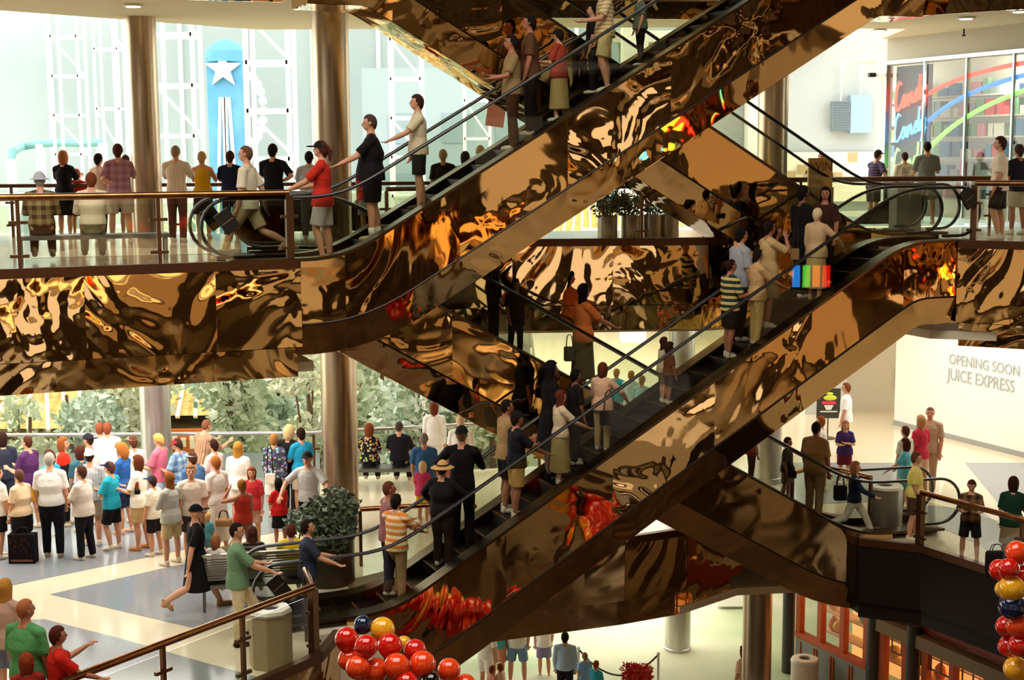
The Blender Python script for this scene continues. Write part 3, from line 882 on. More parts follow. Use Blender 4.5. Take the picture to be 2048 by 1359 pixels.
spots = [(40, 900, 33.5, 2.6, 1.4, 'low bushy tree at the far left behind the pale railing'), (150, 880, 34.5, 3.0, 1.5, 'bushy tree behind the head of the woman in red and black'),
         (240, 850, 37, 3.8, 1.8, 'airy tree left of the silver column'), (470, 850, 36, 4.6, 1.7, 'airy tree right of the orange park sign'),
         (560, 860, 38, 6.0, 2.2, 'tall pale tree left of the gold column'), (620, 900, 34, 4.0, 1.5, 'leafy tree directly left of the gold column'),
         (760, 860, 36, 4.4, 1.9, 'pale bushy tree behind the seated couple'), (830, 850, 34, 4.2, 1.7, 'leafy tree behind the woman in white at the railing'),
         (905, 850, 35, 4.6, 1.8, 'leafy tree rising under the escalator near the rail'), (980, 890, 33.6, 3.4, 1.4, 'bush behind the rider in black'),
         (700, 780, 50, 6.5, 2.6, 'distant pale tree above the rocks'), (10, 800, 42, 4.0, 2.2, 'distant tree behind the straw roof at the far left'),
         (310, 820, 50, 6.0, 2.4, 'distant tree behind the silver column')]
for i, (px, py, y, h, r, lb) in enumerate(spots):
    q = aty(px, py, y); tree(q.x, y, -5.3, h + 4.2, r, i % 3, 20 + i, lb, 2400)
# rocks right of the gold column
e = thing('rock_wall', 'pale stepped rock wall in the park right of the gold column', 'rock wall', (-4.5, 47, -5.3))
rg = random.Random(4)
for i in range(7):
    b = MB(); b.ball((rg.uniform(-3, 3), rg.uniform(-1, 1), 2.5 + rg.uniform(0, 1.8)), (1.5, 1.0, 0.9), 10, 6, fn=lambda d, p: p * (1 + 0.25 * noise.noise(p * 1.7 + Vector((i, 0, 0)))))
    b.build('boulder', STONE, e)
MB().box((0, 0.3, 1.4), (8, 2, 2.8)).build('base_course', STONE, e)

# ---------------------------------------------------------------- right side: shop front, hoarding, far hall
PLG = mat('grey_beige_plaster', '#b9b1a0', 0.85)
d = Vector((1.9, -4.3, 0)).normalized(); SX = math.atan2(d.y, d.x)
P0 = Vector((9.35, 35.9, 0))
e = thing('wall_shop_side', None, None, (P0.x, P0.y, 5.35), SX); struct(e, 'shop front wall of the upper gallery')
MB().box((4.5, 0.1, 4.15), (9, 0.2, 0.75)).build('lintel', PLG, e)
MB().box((-0.2, 0.1, 2.3), (0.4, 0.2, 4.6)).build('pier', WHITE, e)
sh = thing('neon_shop_window', 'shop window with red, blue and green neon script and swooping tubes at upper right', 'shop window', (P0.x, P0.y, 5.35), SX)
LS = 8.6
MB().box((LS / 2, 0.02, 1.95), (LS, 0.02, 3.7)).build('glass_pane', GLASS, sh)
b = MB()
for x in (0.04, 1.45, 2.9, 4.4, 5.9, 7.4): b.box((x, -0.02, 1.95), (0.05, 0.06, 3.8))
b.box((LS / 2, -0.02, 3.84), (LS, 0.1, 0.09)); b.box((LS / 2, -0.02, 0.06), (LS, 0.1, 0.12))
b.build('frame', mat('pale_aluminium', '#aebcc0', 0.35, 0.6), sh)
MB().box((0.75, 0.25, 2.0), (1.3, 0.04, 3.5)).build('sign_backing', mat('dark_slate_backing', '#39424c', 0.5), sh)
def neon(name, pts, r, col, st, par):
    return MB().tube(pts, r, 8).build(name, mat('neon_' + name + str(col), col, 0.4, emit=col, estr=st), par, True)
# single-stroke script for the word Candy
def script(word, x, z, s):
    G = {'C': [(0.9, 1.9), (0.6, 2.15), (0.25, 1.7), (0.1, 0.8), (0.25, 0.1), (0.6, 0.05), (0.95, 0.35)],
         'a': [(0.75, 0.85), (0.4, 0.95), (0.12, 0.5), (0.3, 0.08), (0.6, 0.2), (0.78, 0.85), (0.72, 0.2), (0.9, 0.08), (1.0, 0.3)],
         'n': [(0.0, 0.3), (0.12, 0.9), (0.12, 0.05), (0.3, 0.75), (0.5, 0.9), (0.6, 0.6), (0.62, 0.12), (0.78, 0.1), (0.88, 0.3)],
         'd': [(0.7, 0.85), (0.35, 0.95), (0.1, 0.5), (0.3, 0.06), (0.6, 0.25), (0.8, 1.9), (0.7, 0.5), (0.75, 0.12), (0.92, 0.1), (1.0, 0.3)],
         'y': [(0.05, 0.85), (0.12, 0.3), (0.35, 0.1), (0.6, 0.4), (0.68, 0.9), (0.6, -0.2), (0.4, -0.8), (0.15, -0.7), (0.4, -0.2), (0.8, 0.15)]}
    out = []; cx = x
    for ch in word:
        for (gx, gz) in G[ch]: out.append((cx + gx * s, 0.12, z + gz * s * 1.3 + (cx + gx * s - x) * 0.3))
        cx += s * (1.0 if ch != 'n' else 0.9)
    o2 = []
    for i in range(len(out) - 1):
        for t in (0, 0.5): o2.append(tuple(out[i][k] * (1 - t) + out[i + 1][k] * t for k in range(3)))
    return o2 + [out[-1]]
neon('red_script', script('Candy', 0.2, 2.62, 0.25), 0.036, '#ff4630', 3.0, sh)
neon('blue_script', script('Candy', 0.2, 1.85, 0.25), 0.024, '#5aa8ff', 3.0, sh)
neon('green_script', script('Candy', 0.2, 1.0, 0.25), 0.024, '#8cff70', 2.6, sh)
def swoop(a, b, c, n=16):
    return [tuple((1 - t) ** 2 * a[k] + 2 * t * (1 - t) * b[k] + t * t * c[k] for k in range(3)) for t in [i / n for i in range(n + 1)]]
neon('red_tube', swoop((1.5, 0.1, 3.05), (3.4, 0.1, 3.75), (7.5, 0.1, 3.6)), 0.055, '#f0503c', 1.2, sh)
neon('blue_tube', swoop((1.5, 0.1, 2.4), (3.3, 0.1, 3.5), (7.8, 0.1, 3.5)), 0.055, '#2f7fe0', 1.4, sh)
neon('green_tube', swoop((1.5, 0.1, 1.7), (3.2, 0.1, 3.1), (7.8, 0.1, 3.4)), 0.055, '#8fe060', 1.4, sh)
# shelves of sweets behind the glass
SHW = mat('shop_back_wall', '#e6e2d2', 0.8, emit='#e6e2d2', estr=0.15)  # faint glow stands in for light falling on the shop interior
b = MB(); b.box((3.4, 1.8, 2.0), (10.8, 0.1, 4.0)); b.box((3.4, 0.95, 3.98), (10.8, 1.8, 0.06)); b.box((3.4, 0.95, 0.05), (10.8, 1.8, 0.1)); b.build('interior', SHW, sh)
shf = thing('display_shelves', 'white shop shelves stocked with colourful packets behind the neon window', 'shelf', (P0.x, P0.y, 5.35), SX)
b = MB()
for z in (0.5, 1.0, 1.5, 2.0, 2.5, 3.0): b.box((3.4, 1.45, z), (10.4, 0.5, 0.04))
b.build('shelf_boards', WHITE, shf)
pk = [mat('packet_%s' % n, c, 0.6) for n, c in (('red', '#d8463a'), ('blue', '#5f8fc0'), ('yellow', '#e6c94a'), ('pink', '#e79ab0'), ('white', '#f2efe4'), ('green', '#7fb28a'), ('grey', '#9aa7ab'))]
rg = random.Random(11); first = {}
for z in (0.5, 1.0, 1.5, 2.0, 2.5, 3.0):
    x = -1.6
    while x < 7.4:
        w_ = rg.choice((0.22, 0.3, 0.4)); h_ = rg.choice((0.2, 0.3, 0.38)); m_ = rg.choice(pk + [pk[4], pk[4], pk[1], pk[6], pk[5]])
        key = (w_, h_, m_.name)
        if key not in first:
            o = MB().box((0, 0, h_ / 2), (w_ - 0.03, 0.26, h_)).build('candy_packet', m_); first[key] = o
        else:
            o = first[key].copy(); C.objects.link(o)
        pp = P0 + Vector((math.cos(SX) * x - math.sin(SX) * 1.38, math.sin(SX) * x + math.cos(SX) * 1.38, 0))
        o.location = (pp.x, pp.y, 5.35 + z + 0.022); o.rotation_euler.z = SX
        tag(o, '%s packet on the %s shelf of the shop behind the neon tubes' % (m_.name.split('_')[1], {0.5: 'lowest', 1.0: 'second lowest', 1.5: 'third', 2.0: 'fourth', 2.5: 'second highest', 3.0: 'highest'}[z]), 'packet', 'packets on the shop shelves')
        x += w_ + rg.uniform(0, 0.06)
# hoarding: OPENING SOON / JUICE EXPRESS
HO = Vector((9.98, 36.1, 0)); dh = Vector((1.11, -2.36, 0)).normalized(); AH = math.atan2(dh.y, dh.x)
ho = thing('shop_hoarding', 'tall white hoarding reading opening soon juice express', 'hoarding', (HO.x, HO.y, 0), AH)
MB().box((4.5, 0.06, 1.32), (9.4, 0.12, 2.62)).build('panel', mat('hoarding_white', '#eeeae0', 0.6), ho)
MB().box((4.5, -0.02, 0.06), (9.4, 0.03, 0.12)).build('skirting', mat('grey_skirting', '#9a9a94', 0.6), ho)
LT = mat('thin_grey_lettering', '#a7abaa', 0.7)
text_mesh('OPENING SOON', 0.36, LT, 'lettering', ho, 0.004, (1.75, -0.012, 1.86), (R(90), 0, 0), sx=0.86)
text_mesh('JUICE EXPRESS', 0.42, LT, 'lettering', ho, 0.004, (1.72, -0.012, 1.46), (R(90), 0, 0), sx=0.82)
text_mesh('A', 0.34, LT, 'lettering', ho, 0.004, (5.0, -0.012, 2.1), (R(90), 0, 0))
# recess with the telephone sign, left of the hoarding
e = thing('wall_recess', None, None, (9.0, 38.6, 0)); struct(e, 'white and beige wall beside the hoarding')
MB().box((1.15, 0, 1.86), (2.3, 0.4, 3.72)).build('beige_wall', mat('beige_recess', '#c5b9a0', 0.85), e)
MB().box((-0.55, -0.3, 1.86), (1.1, 1.0, 3.72)).build('grey_pier', mat('pale_grey_pier', '#c9ccc6', 0.85), e)
MB().box((-1.55, 0.6, 1.86), (0.7, 0.8, 3.72)).build('white_pier', WHITE, e)
q = aty(1817, 757, 38.3)
sg = thing('telephone_sign', 'brown square sign with a telephone symbol beside the hoarding', 'sign', (q.x, 38.36, q.z))
MB().box((0, 0, 0), (0.62, 0.05, 0.62)).build('plate', mat('tan_sign_plate', '#9a8a74', 0.6), sg)
b = MB(); b.box((-0.02, -0.04, 0), (0.12, 0.03, 0.3)); b.tube([(-0.13, -0.05, 0.15), (-0.15, -0.05, 0), (-0.13, -0.05, -0.15)], 0.035, 8); b.build('telephone_symbol', mat('sign_ink', '#2b2a30', 0.6), sg)
q = aty(1838, 757, 38.0)
sg = thing('blue_notice', 'narrow blue notice on the wall right beside the telephone sign', 'notice', (q.x, 38.3, q.z))
MB().box((0, 0, 0), (0.16, 0.04, 0.78)).build('plate', mat('blue_notice_face', '#40567a', 0.6), sg)
q = aty(1834, 686, 36.0)
sg = thing('diamond_sign', 'small diamond-shaped blue and white sign at the hoarding corner', 'sign', (q.x, 35.9, q.z))
MB().box((0, 0, 0), (0.22, 0.04, 0.22), M=Matrix.Rotation(R(45), 3, 'Y')).build('plate', mat('blue_white_sign', '#6c8fa6', 0.6), sg)
MB().box((-0.14, 0, 0.07), (0.22, 0.05, 0.06), M=Matrix.Rotation(R(-40), 3, 'Y')).build('bracket', WHITE, sg)
# far hall walls
e = thing('wall_far_hall', None, None, (6.5, 47, 0)); struct(e, 'pale wall at the far end of the upper right hall')
MB().box((3.0, 0, 9.5), (12, 0.3, 9)).build('wall', mat('far_hall_wall', '#a2a9a8', 0.85), e)
MB().box((-2.6, -1.5, 8), (0.8, 0.8, 14)).build('pier', WHITE, e)
MB().box((1.35, -0.6, 8), (0.5, 0.8, 14)).build('pier', WHITE, e)
MB().box((0, -0.4, 10.7), (7, 0.6, 0.35)).build('beam', WHITE, e)
b = MB(); 
for i in range(7): b.box((-2.2 + i * 1.0, -0.3, 12.0), (0.5, 0.1, 0.9))
b.build('clerestory', mat('clerestory_grey', '#b4bab6', 0.6), e)
b = MB(); b.box((3.0, -0.3, 6.2), (9, 0.1, 1.6)); b.build('shop_glazing', mat('far_shop_glow', '#d9d2bc', 0.6, emit='#d9d2bc', estr=0.2), e)
b = MB(); rg = random.Random(8)
for i in range(30): b.box((-1 + rg.random() * 8, -0.4, 5.6 + rg.random() * 1.3), (0.3, 0.05, 0.3))
b.build('shop_goods', mat('far_shop_goods', '#a9906a', 0.8), e)
for px, py, w_, h_, c, lb in ((1681, 232, 36, 58, '#76858c', 'grey louvred panel hanging in the upper right hall'), (1720, 228, 42, 74, '#8aa5b8', 'pale blue banner panel beside the grey louvres')):
    q = aty(px, py, 46.7); s_ = 46.7 / FPX
    o = thing('wall_banner', lb, 'panel', (q.x, 46.7, q.z))
    MB().box((0, 0, 0), (w_ * s_, 0.3, h_ * s_)).build('board', mat('panel_' + c, c, 0.7), o)
    b = MB()
    if py == 232:
        for i in range(12): b.box((0, -0.16, -h_ * s_ / 2 + h_ * s_ * (i + 0.5) / 12), (w_ * s_ * 0.94, 0.03, 0.03))
        b.build('louvres', mat('louvre_dark', '#5b6a70', 0.7), o)
    MB().bar((0, 0, h_ * s_ / 2), (0, 0, h_ * s_ / 2 + 1.2), 0.03).build('hanger', WHITE, o)
q = aty(1748, 148, 35.5)
o = thing('security_camera', 'small dark security camera on the wall left of the neon window', 'camera', (9.0, 36.05, q.z))
MB().box((0, -0.1, 0), (0.16, 0.2, 0.1)).build('body', mat('dark_camera', '#2a2622', 0.5), o); MB().bar((0, -0.1, 0), (0.2, 0.1, 0), 0.04).build('bracket', WHITE, o)
# ceiling lights
EM = mat('lamp_glow', '#fff3d8', 0.5, emit='#fff3d8', estr=4.0)
for px, py, lb in ((266, 11, 'flat ceiling light at the top left near the brown column'), (1932, 36, 'flat ceiling light above the neon shop window'), (2040, 22, 'flat ceiling light at the top right corner'), (1757, 60, 'small ceiling light left above the shop wall')):
    q = atz(px, py, 9.76)
    o = thing('ceiling_light', lb, 'light', (q.x, q.y, 9.76), 0, 'recessed ceiling lights')
    MB().lathe((0, 0, -0.03), [(0.13, 0.0), (0.15, 0.03)], 20).build('diffuser', EM, o)
    MB().lathe((0, 0, -0.02), [(0.151, 0), (0.19, 0), (0.19, 0.035)], 20).build('ring', WHITE, o)
for px, py, lb in ((2023, 53, 'small dark sprinkler on the soffit above the shop window'), (1928, 60, 'tiny dark sprinkler left on the soffit over the shop')):
    q = atz(px, py, 9.75)
    o = MB().lathe((0, 0, 0), [(0.02, -0.14), (0.06, -0.13), (0.02, -0.1), (0.02, 0.03)], 10).build('sprinkler', mat('dark_camera', '#2a2622'), None, True, (q.x, q.y, 9.75)); tag(o, lb, 'sprinkler')
# lowest level shop ---------------------------------------------------
P1 = Vector((6.75, 32.5, -5.35)); d1 = Vector((1.45, -2.95, 0)).normalized(); A1 = math.atan2(d1.y, d1.x)
s = thing('toy_storefront', 'lower shop front with orange-red window frames and grey panels at the lower right', 'shop front', tuple(P1), A1)
RED = mat('orange_red_frame', '#b8501e', 0.5); GP = mat('grey_green_panel', '#7d8279', 0.6)
b = MB(); b.box((6.1, -0.02, 2.19), (6.6, 0.3, 0.28)); b.build('cornice', mat('tan_cornice', '#8b7658', 0.7), s)
b = MB(); b.box((1.3, 0, 0.5), (2.5, 0.25, 1.04)); 
b.build('panel_base', GP, s)
b = MB()
for x in (0.25, 0.75, 0.85, 1.35, 1.45, 2.0, 2.1): b.box((x, -0.14, 0.52), (0.03, 0.02, 0.9))
b.build('panel_beading', RED, s)
b = MB()
for x in (0.06, 0.85, 1.65, 2.45): b.box((x, 0, 1.8), (0.14, 0.16, 1.5))
b.box((1.25, 0, 1.08), (2.5, 0.2, 0.12)); b.box((1.25, 0, 2.42), (2.5, 0.2, 0.12))
b.build('window_frame', RED, s)
for x in (3.0, 3.7, 4.3, 5.1, 6.1, 7.2, 8.6): MB().box((x, 0, 1.03), (0.14, 0.16, 2.06)).build('mullion', RED, s)
b = MB()
for i in range(14): b.box((3.2 + i * 0.3, 0.03, 1.85), (0.02, 0.03, 0.4))
b.box((5.2, 0.03, 1.65), (4, 0.03, 0.03)); b.build('glazing_bars', mat('dark_glazing_bar', '#4b2a16', 0.5), s)
MB().box((4.6, 0.0, 1.24), (9, 0.02, 2.4)).build('glass_pane', GLASS, s)
MB().box((6.1, 0.1, 2.98), (6.6, 0.1, 1.3)).build('brick_band', mat('dark_red_band', '#8a3418', 0.5), s)
for x in (-0.25, 2.75, 4.0): MB().lathe((x, -0.1, 0), [(0.15, 0), (0.15, 2.5 if x > 0 else 3.7)], 16).build('pilaster', mat('dark_grey_pilaster', '#3c3a34', 0.5), s, True)
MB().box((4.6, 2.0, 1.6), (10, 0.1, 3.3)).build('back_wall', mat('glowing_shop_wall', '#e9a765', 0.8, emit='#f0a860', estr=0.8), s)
rg = random.Random(5); pr = []
for i in range(26):
    x = 0.4 + rg.random() * 7.6; z = 1.2 + rg.random() * 1.3
    o = MB(); 
    if i % 2: o.ball((0, 0, 0.14), (0.16, 0.14, 0.14), 10, 6)
    else: o.lathe((0, 0, 0), [(0.08, 0), (0.14, 0.12), (0.1, 0.26), (0.03, 0.34)], 12)
    q = P1 + Vector((math.cos(A1) * x - math.sin(A1) * 0.7, math.sin(A1) * x + math.cos(A1) * 0.7, 0))
    if i < 6:
        ob = o.build('display_toy', [mat('toy_orange', '#e0803c', 0.6), mat('toy_pink', '#e8a08a', 0.6), mat('toy_white', '#f6efe2', 0.6), mat('toy_yellow', '#e6c050', 0.6), mat('toy_blue', '#7fa6b0', 0.6), mat('toy_green', '#8fae5c', 0.6)][i]); pr.append(ob)
    else:
        ob = pr[i % 6].copy(); C.objects.link(ob)
    ob.location = (q.x, q.y, -5.35 + (1.18, 1.68, 2.18)[i % 3]); tag(ob, 'small %s toy on the %s shelf of the lit lower shop' % (('orange', 'pink', 'white', 'yellow', 'blue', 'green')[i % 6], ('lowest', 'middle', 'top')[i % 3]), 'toy', 'toys in the lower shop window')
o = thing('toy_shelves', 'pale shelves inside the lit window of the lower shop', 'shelf', tuple(P1), A1)
b = MB()
for z in (1.16, 1.66, 2.16): b.box((4.4, 0.7, z), (8.4, 0.4, 0.03))
b.build('shelf_boards', mat('shop_shelf', '#d8b890', 0.7), o)
w = MB().box((6.1, 37.5, -3.4), (1.1, 0.3, 3.6)).build('wall_lower_white', mat('pale_lower_wall', '#d9d6c8', 0.8)); struct(w, 'white wall left of the lower shop')
w = MB().box((5.3, 42, -3.6), (1.6, 0.6, 3.4)).build('wall_lower_stone', STONE); struct(w, 'rough stone wall behind the lower column')
w = MB().box((4.0, 46, -3.4), (1.0, 0.6, 3.8)).build('wall_lower_pier', WHITE); struct(w, 'white pier on the lower level')
# low planted bed on the lowest level
e = thing('planting_bed', 'low stone bed of dark green shrubs at the bottom centre', 'planting bed', (1.0, 43.5, -5.35), R(14))
MB().box((0, 0, 0.25), (9.5, 1.2, 0.5)).build('stone_edge', mat('grey_bed_stone', '#8c8a80', 0.8), e)
leaves('shrubs', [((-4 + i * 0.8, 0, 0.9), 0.62) for i in range(11)], add_var(mat('dark_shrub_leaf', '#3f5a30', 0.7), '#6d8a4a', 4), e, 5000, 0.07, 3)
for x in (-3, 0.2, 2.6): MB().bar((x, 0.1, 0.4), (x, 0.1, 2.2), 0.22).build('timber_post', mat('pale_timber', '#b79a72', 0.8), e)
# rope barrier
for i, (px, py) in enumerate(((1157, 1270), (1316, 1292))):
    q = atz(px, (1380, 1392)[i], -5.35)
    o = thing('rope_post', ('white rope post left of the hanging dark rope', 'white rope post right of the hanging dark rope')[i], 'rope post', tuple(q))
    MB().lathe((0, 0, 0), [(0.16, 0), (0.16, 0.03), (0.03, 0.05), (0.03, 1.0), (0.05, 1.02), (0.0, 1.07)], 14).build('stand', WHITE, o, True)
    if i == 0: qa = q.copy()
    else:
        r_ = MB(); n = 14; pts = []
        for k in range(n + 1):
            t = k / n; pts.append(tuple(qa.lerp(q, t) + Vector((0, 0, 1.0 - 0.75 * 4 * t * (1 - t) * 0.75))))
        tag(r_.tube(pts, 0.022, 8).build('barrier_rope', mat('dark_rope', '#33261e', 0.7), None, True), 'dark rope sagging between two white posts on the lowest level', 'rope')
# planters -------------------------------------------------------------
def pot(x, y, z, r, h, m, label, k, seed, name='potted_plant', leafy=1.0, group=None, n=900, size=0.06, leaf=None):
    e = thing(name, label, 'potted plant', (x, y, z), 0, group)
    MB().lathe((0, 0, 0), [(r * 0.92, 0), (r, 0.03), (r, h - 0.03), (r * 1.04, h), (r * 0.94, h), (r * 0.9, h - 0.08), (0, h - 0.08)], 32).build('pot', m, e, True)
    rg = random.Random(seed)
    leaves('foliage', [((rg.uniform(-.6, .6) * r * leafy, rg.uniform(-.6, .6) * r * leafy, h + r * leafy * rg.uniform(0.3, 1.1)), r * leafy * rg.uniform(0.45, 0.8)) for _ in range(7)], leaf or LEAF[k], e, n, size, seed)
    b = MB()
    for i in range(6): a = i * 1.05; b.tube([(0.05 * math.cos(a), 0.05 * math.sin(a), h - 0.1), (r * leafy * 0.7 * math.cos(a), r * leafy * 0.7 * math.sin(a), h + r * leafy * 1.1)], [0.012, 0.006], 5)
    b.build('stems', BARK, e)
    return e
SILV = mat('silver_planter', '#b7b0a2', 0.25, 0.9)
DARKLEAF = add_var(mat('planter_leaf', '#3b4a30', 0.6), '#62704e', 5)
q = atz(690, 1215, 0)
pot(-3.05, 22.9, 0, 0.42, 0.75, mat('dark_planter', '#3d332a', 0.4, 0.4), 'dark leafy planter in front of the gold column on the main level', 1, 5, leafy=1.25, n=1500, size=0.07, leaf=DARKLEAF)
for i, (px, lb) in enumerate(((1215, 'silver drum planter at the left end of the row behind the upper gallery glass'), (1262, 'silver drum planter, second from the left behind the upper gallery glass'), (1305, 'silver drum planter, third from the left behind the upper gallery glass'), (1338, 'silver drum planter at the right end of the row behind the upper gallery glass'))):
    q = aty(px, 470, 27.2 + 0.1 * i); pot(q.x, q.y, 5.35, 0.19, 0.5, SILV, lb, 1, 30 + i, group='silver planters on the upper gallery', leafy=1.7, n=420, size=0.05, leaf=DARKLEAF)
q = atz(1280, 1424, -5.35)
pot(q.x, q.y, -5.35, 0.42, 0.62, mat('dark_planter', '#3d332a'), 'dark pot crowded with red flowers at the bottom centre', 0, 9, name='flower_pot', leafy=0.95, n=2200, size=0.04, leaf=mat('red_petal', '#c8281c', 0.6))
# benches ---------------------------------------------------------------
BM = mat('dark_bench_metal', '#77736d', 0.35, 0.8)
def bench(x, y, z, L_, rz, label, back=False, h=0.45, w_=0.5):
    e = thing('bench', label, 'bench', (x, y, z), rz)
    b = MB()
    for i in range(6): b.box((0, -w_ / 2 + w_ * (i + 0.5) / 6, h - 0.03), (L_, w_ / 6 * 0.8, 0.03))
    b.box((0, -w_ / 2, h - 0.05), (L_, 0.03, 0.06)); b.box((0, w_ / 2, h - 0.05), (L_, 0.03, 0.06)); b.build('seat', BM, e)
    for sx in (-1, 1):
        for sy in (-1, 1): MB().bar((sx * (L_ / 2 - 0.06), sy * (w_ / 2 - 0.03), 0), (sx * (L_ / 2 - 0.06), sy * (w_ / 2 - 0.03), h - 0.04), 0.045).build('leg', BM, e)
    if back:
        b = MB()
        for i in range(9): b.box((0, -w_ / 2 - 0.03, h + 0.08 + i * 0.04), (L_, 0.02, 0.026))
        b.build('backrest', BM, e)
        MB().box((0, -w_ / 2 - 0.03, h + 0.46), (L_ + 0.04, 0.07, 0.05)).build('top_bar', mat('light_bench_rail', '#b9b6ac', 0.3, 0.8), e)
        for sx in (-1, 1): MB().bar((sx * (L_ / 2 - 0.04), -w_ / 2 - 0.03, h - 0.03), (sx * (L_ / 2 - 0.04), -w_ / 2 - 0.03, h + 0.45), 0.045).build('back_post', BM, e)
    return e
q = atz(190, 522, 5.35); BL = bench(q.x, q.y, 5.35, 2.35, R(18), 'dark metal bench on the upper left gallery carrying two seated people')
q = atz(770, 972, 0); BR = bench(q.x, q.y, 0, 1.5, 0, 'dark metal bench right of the gold column with a seated couple')
q = atz(515, 1208, 0); BF = bench(q.x, q.y, 0, 1.75, R(12), 'bench with a slatted backrest and light top bar behind the boy in green', back=True)
# litter bins -------------------------------------------------------------
def bin_(x, y, z, r, h, m, label, n=24, dark=True):
    e = thing('litter_bin', label, 'litter bin', (x, y, z))
    MB().lathe((0, 0, 0), [(r * 0.97, 0), (r, 0.02), (r, h * 0.9), (r * 1.03, h * 0.91), (r * 1.03, h * 0.94)], n).build('body', m, e, n > 10)
    MB().lathe((0, 0, 0), [(r * 1.03, h * 0.945), (r * 0.95, h), (r * 0.45, h * 1.01), (r * 0.42, h * 0.96)], n).build('lid', mat('bin_lid', '#dcd5c4', 0.4), e, n > 10)
    MB().lathe((0, 0, 0), [(r * 0.41, h * 0.97), (0.0, h * 0.96)], n).build('opening', mat('bin_hole', '#241a14', 0.8), e)
BEIGE = add_var(mat('beige_bin', '#b59f78', 0.6), '#a8926c', 3)
q = atz(543, 1328, 0); bin_(q.x, q.y, 0, 0.30, 0.82, BEIGE, 'beige faceted litter bin behind the railing at the lower left', 8)
q = atz(1768, 1052, 0); bin_(q.x, q.y, 0, 0.33, 0.8, mat('silver_bin', '#a9a59a', 0.35, 0.8), 'silver drum litter bin behind the foot of the right escalator', 28)
q = atz(1608, 1395, -5.35); bin_(q.x, q.y, -5.35, 0.31, 0.95, mat('pale_bin', '#cfc6b4', 0.6), 'pale round litter bin on the lowest level beside the shop', 28)
q = atz(1735, 447, 5.35); bin_(q.x - 0.1, 29.8, 5.35, 0.34, 0.95, mat('grey_bin', '#a4a49a', 0.5), 'grey box-like bin behind the upper right railing, near the purple cap', 8)
# signs ------------------------------------------------------------------
q = aty(1640, 345, 27.6)
e = thing('prize_board', 'tan board reading win on top of a tan kiosk by the upper right landing', 'sign board', (q.x, 27.6, 5.35))
MB().box((0, 0, q.z - 5.35), (0.46, 0.12, 0.56)).build('board', mat('tan_board', '#d9a050', 0.7), e)
text_mesh('WIN', 0.24, mat('board_red_brown', '#8a3a1e', 0.7), 'lettering', e, 0.003, (-0.2, -0.065, q.z - 5.35 + 0.04), (R(90), 0, 0), sx=0.85)
MB().box((0, 0.05, (q.z - 5.35 - 0.28) / 2), (0.5, 0.3, q.z - 5.35 - 0.28)).build('kiosk_body', mat('tan_kiosk', '#b38a50', 0.7), e)
q = atz(1655, 930, 0); y_ = q.y + 3.0; q = aty(1657, 806, y_); z0 = 0
e = thing('poster_stand', 'dark poster on a thin pole showing a bowl in red, yellow and white', 'sign', (q.x, y_, 0))
MB().box((0, 0, q.z), (0.58, 0.04, 0.74)).build('board', mat('dark_poster', '#2f2b20', 0.6), e)
b = MB(); b.box((0, -0.03, q.z + 0.02), (0.34, 0.02, 0.08)); b.build('red_band', mat('poster_red', '#d0354a', 0.6), e)
b = MB(); b.ball((0.03, -0.03, q.z + 0.14), (0.17, 0.02, 0.07), 12, 6); b.ball((0.02, -0.03, q.z + 0.24), (0.09, 0.02, 0.04), 10, 6); b.build('yellow_mark', mat('poster_yellow', '#c9d23c', 0.6), e, 2)
b = MB(); b.add([(-0.12, -0.03, q.z - 0.04), (0.12, -0.03, q.z - 0.04), (0.06, -0.03, q.z - 0.16), (-0.06, -0.03, q.z - 0.16)], [(0, 1, 2, 3)]); b.box((0, -0.03, q.z - 0.2), (0.42, 0.01, 0.03)); b.build('white_bowl', mat('poster_white', '#d8d8d0', 0.6), e)
MB().bar((0, 0.03, 0), (0, 0.03, q.z - 0.3), 0.03).build('pole', POSTM, e); MB().lathe((0, 0.03, 0), [(0.2, 0), (0.2, 0.02), (0.03, 0.03)], 16).build('base', POSTM, e)
q = aty(992, 226, 33)
e = thing('hanging_banner', 'small pink-red banner beyond the railing, left of the crossing escalators', 'banner', (q.x, 33, q.z))
MB().box((0, 0, 0), (0.42, 0.02, 0.62), M=Matrix.Rotation(R(8), 3, 'Y')).build('cloth', mat('pink_red_banner', '#e09088', 0.8), e)
MB().bar((0, 0, 0.3), (0, 0, 2.6), 0.015).build('cord', mat('cord_grey', '#9a958c', 0.7), e)
# ---------------------------------------------------------------- viewer's side of the well, seen in the mirror sheets
for z0 in (-5.35, 0, 5.35, 10.7):
    for i in range(7):
        x = -18 + i * 6
        w = MB().box((x, -8.95, z0 + 1.7), (3.4, 0.06, 2.2 - 0.5 * (i % 2))).build('window_%d' % (i + 11 + int(z0)), mat('warm_shop_glow_%d' % (i % 3), ('#ffe0b0', '#fff0dc', '#ffd090')[i % 3], 0.6, emit=('#ffe0b0', '#fff0dc', '#ffd090')[i % 3], estr=(0.5, 1.2, 0.3)[i % 3]))
        struct(w, 'lit shop window across the well')
for sx, nm in ((-1, 'west'), (1, 'east')):
    for z0 in (-5.35, 0, 5.35):
        for i in range(4):
            w = MB().box((sx * 21.75, 0 + i * 6, z0 + 1.7), (0.06, 3.6, 2.6)).build('window_%d' % (40 + i + int(z0) + (20 if sx > 0 else 0)), mat('warm_shop_glow_%d' % (i % 3), '#ffd59a'))
            struct(w, 'lit shop window on the side of the well')
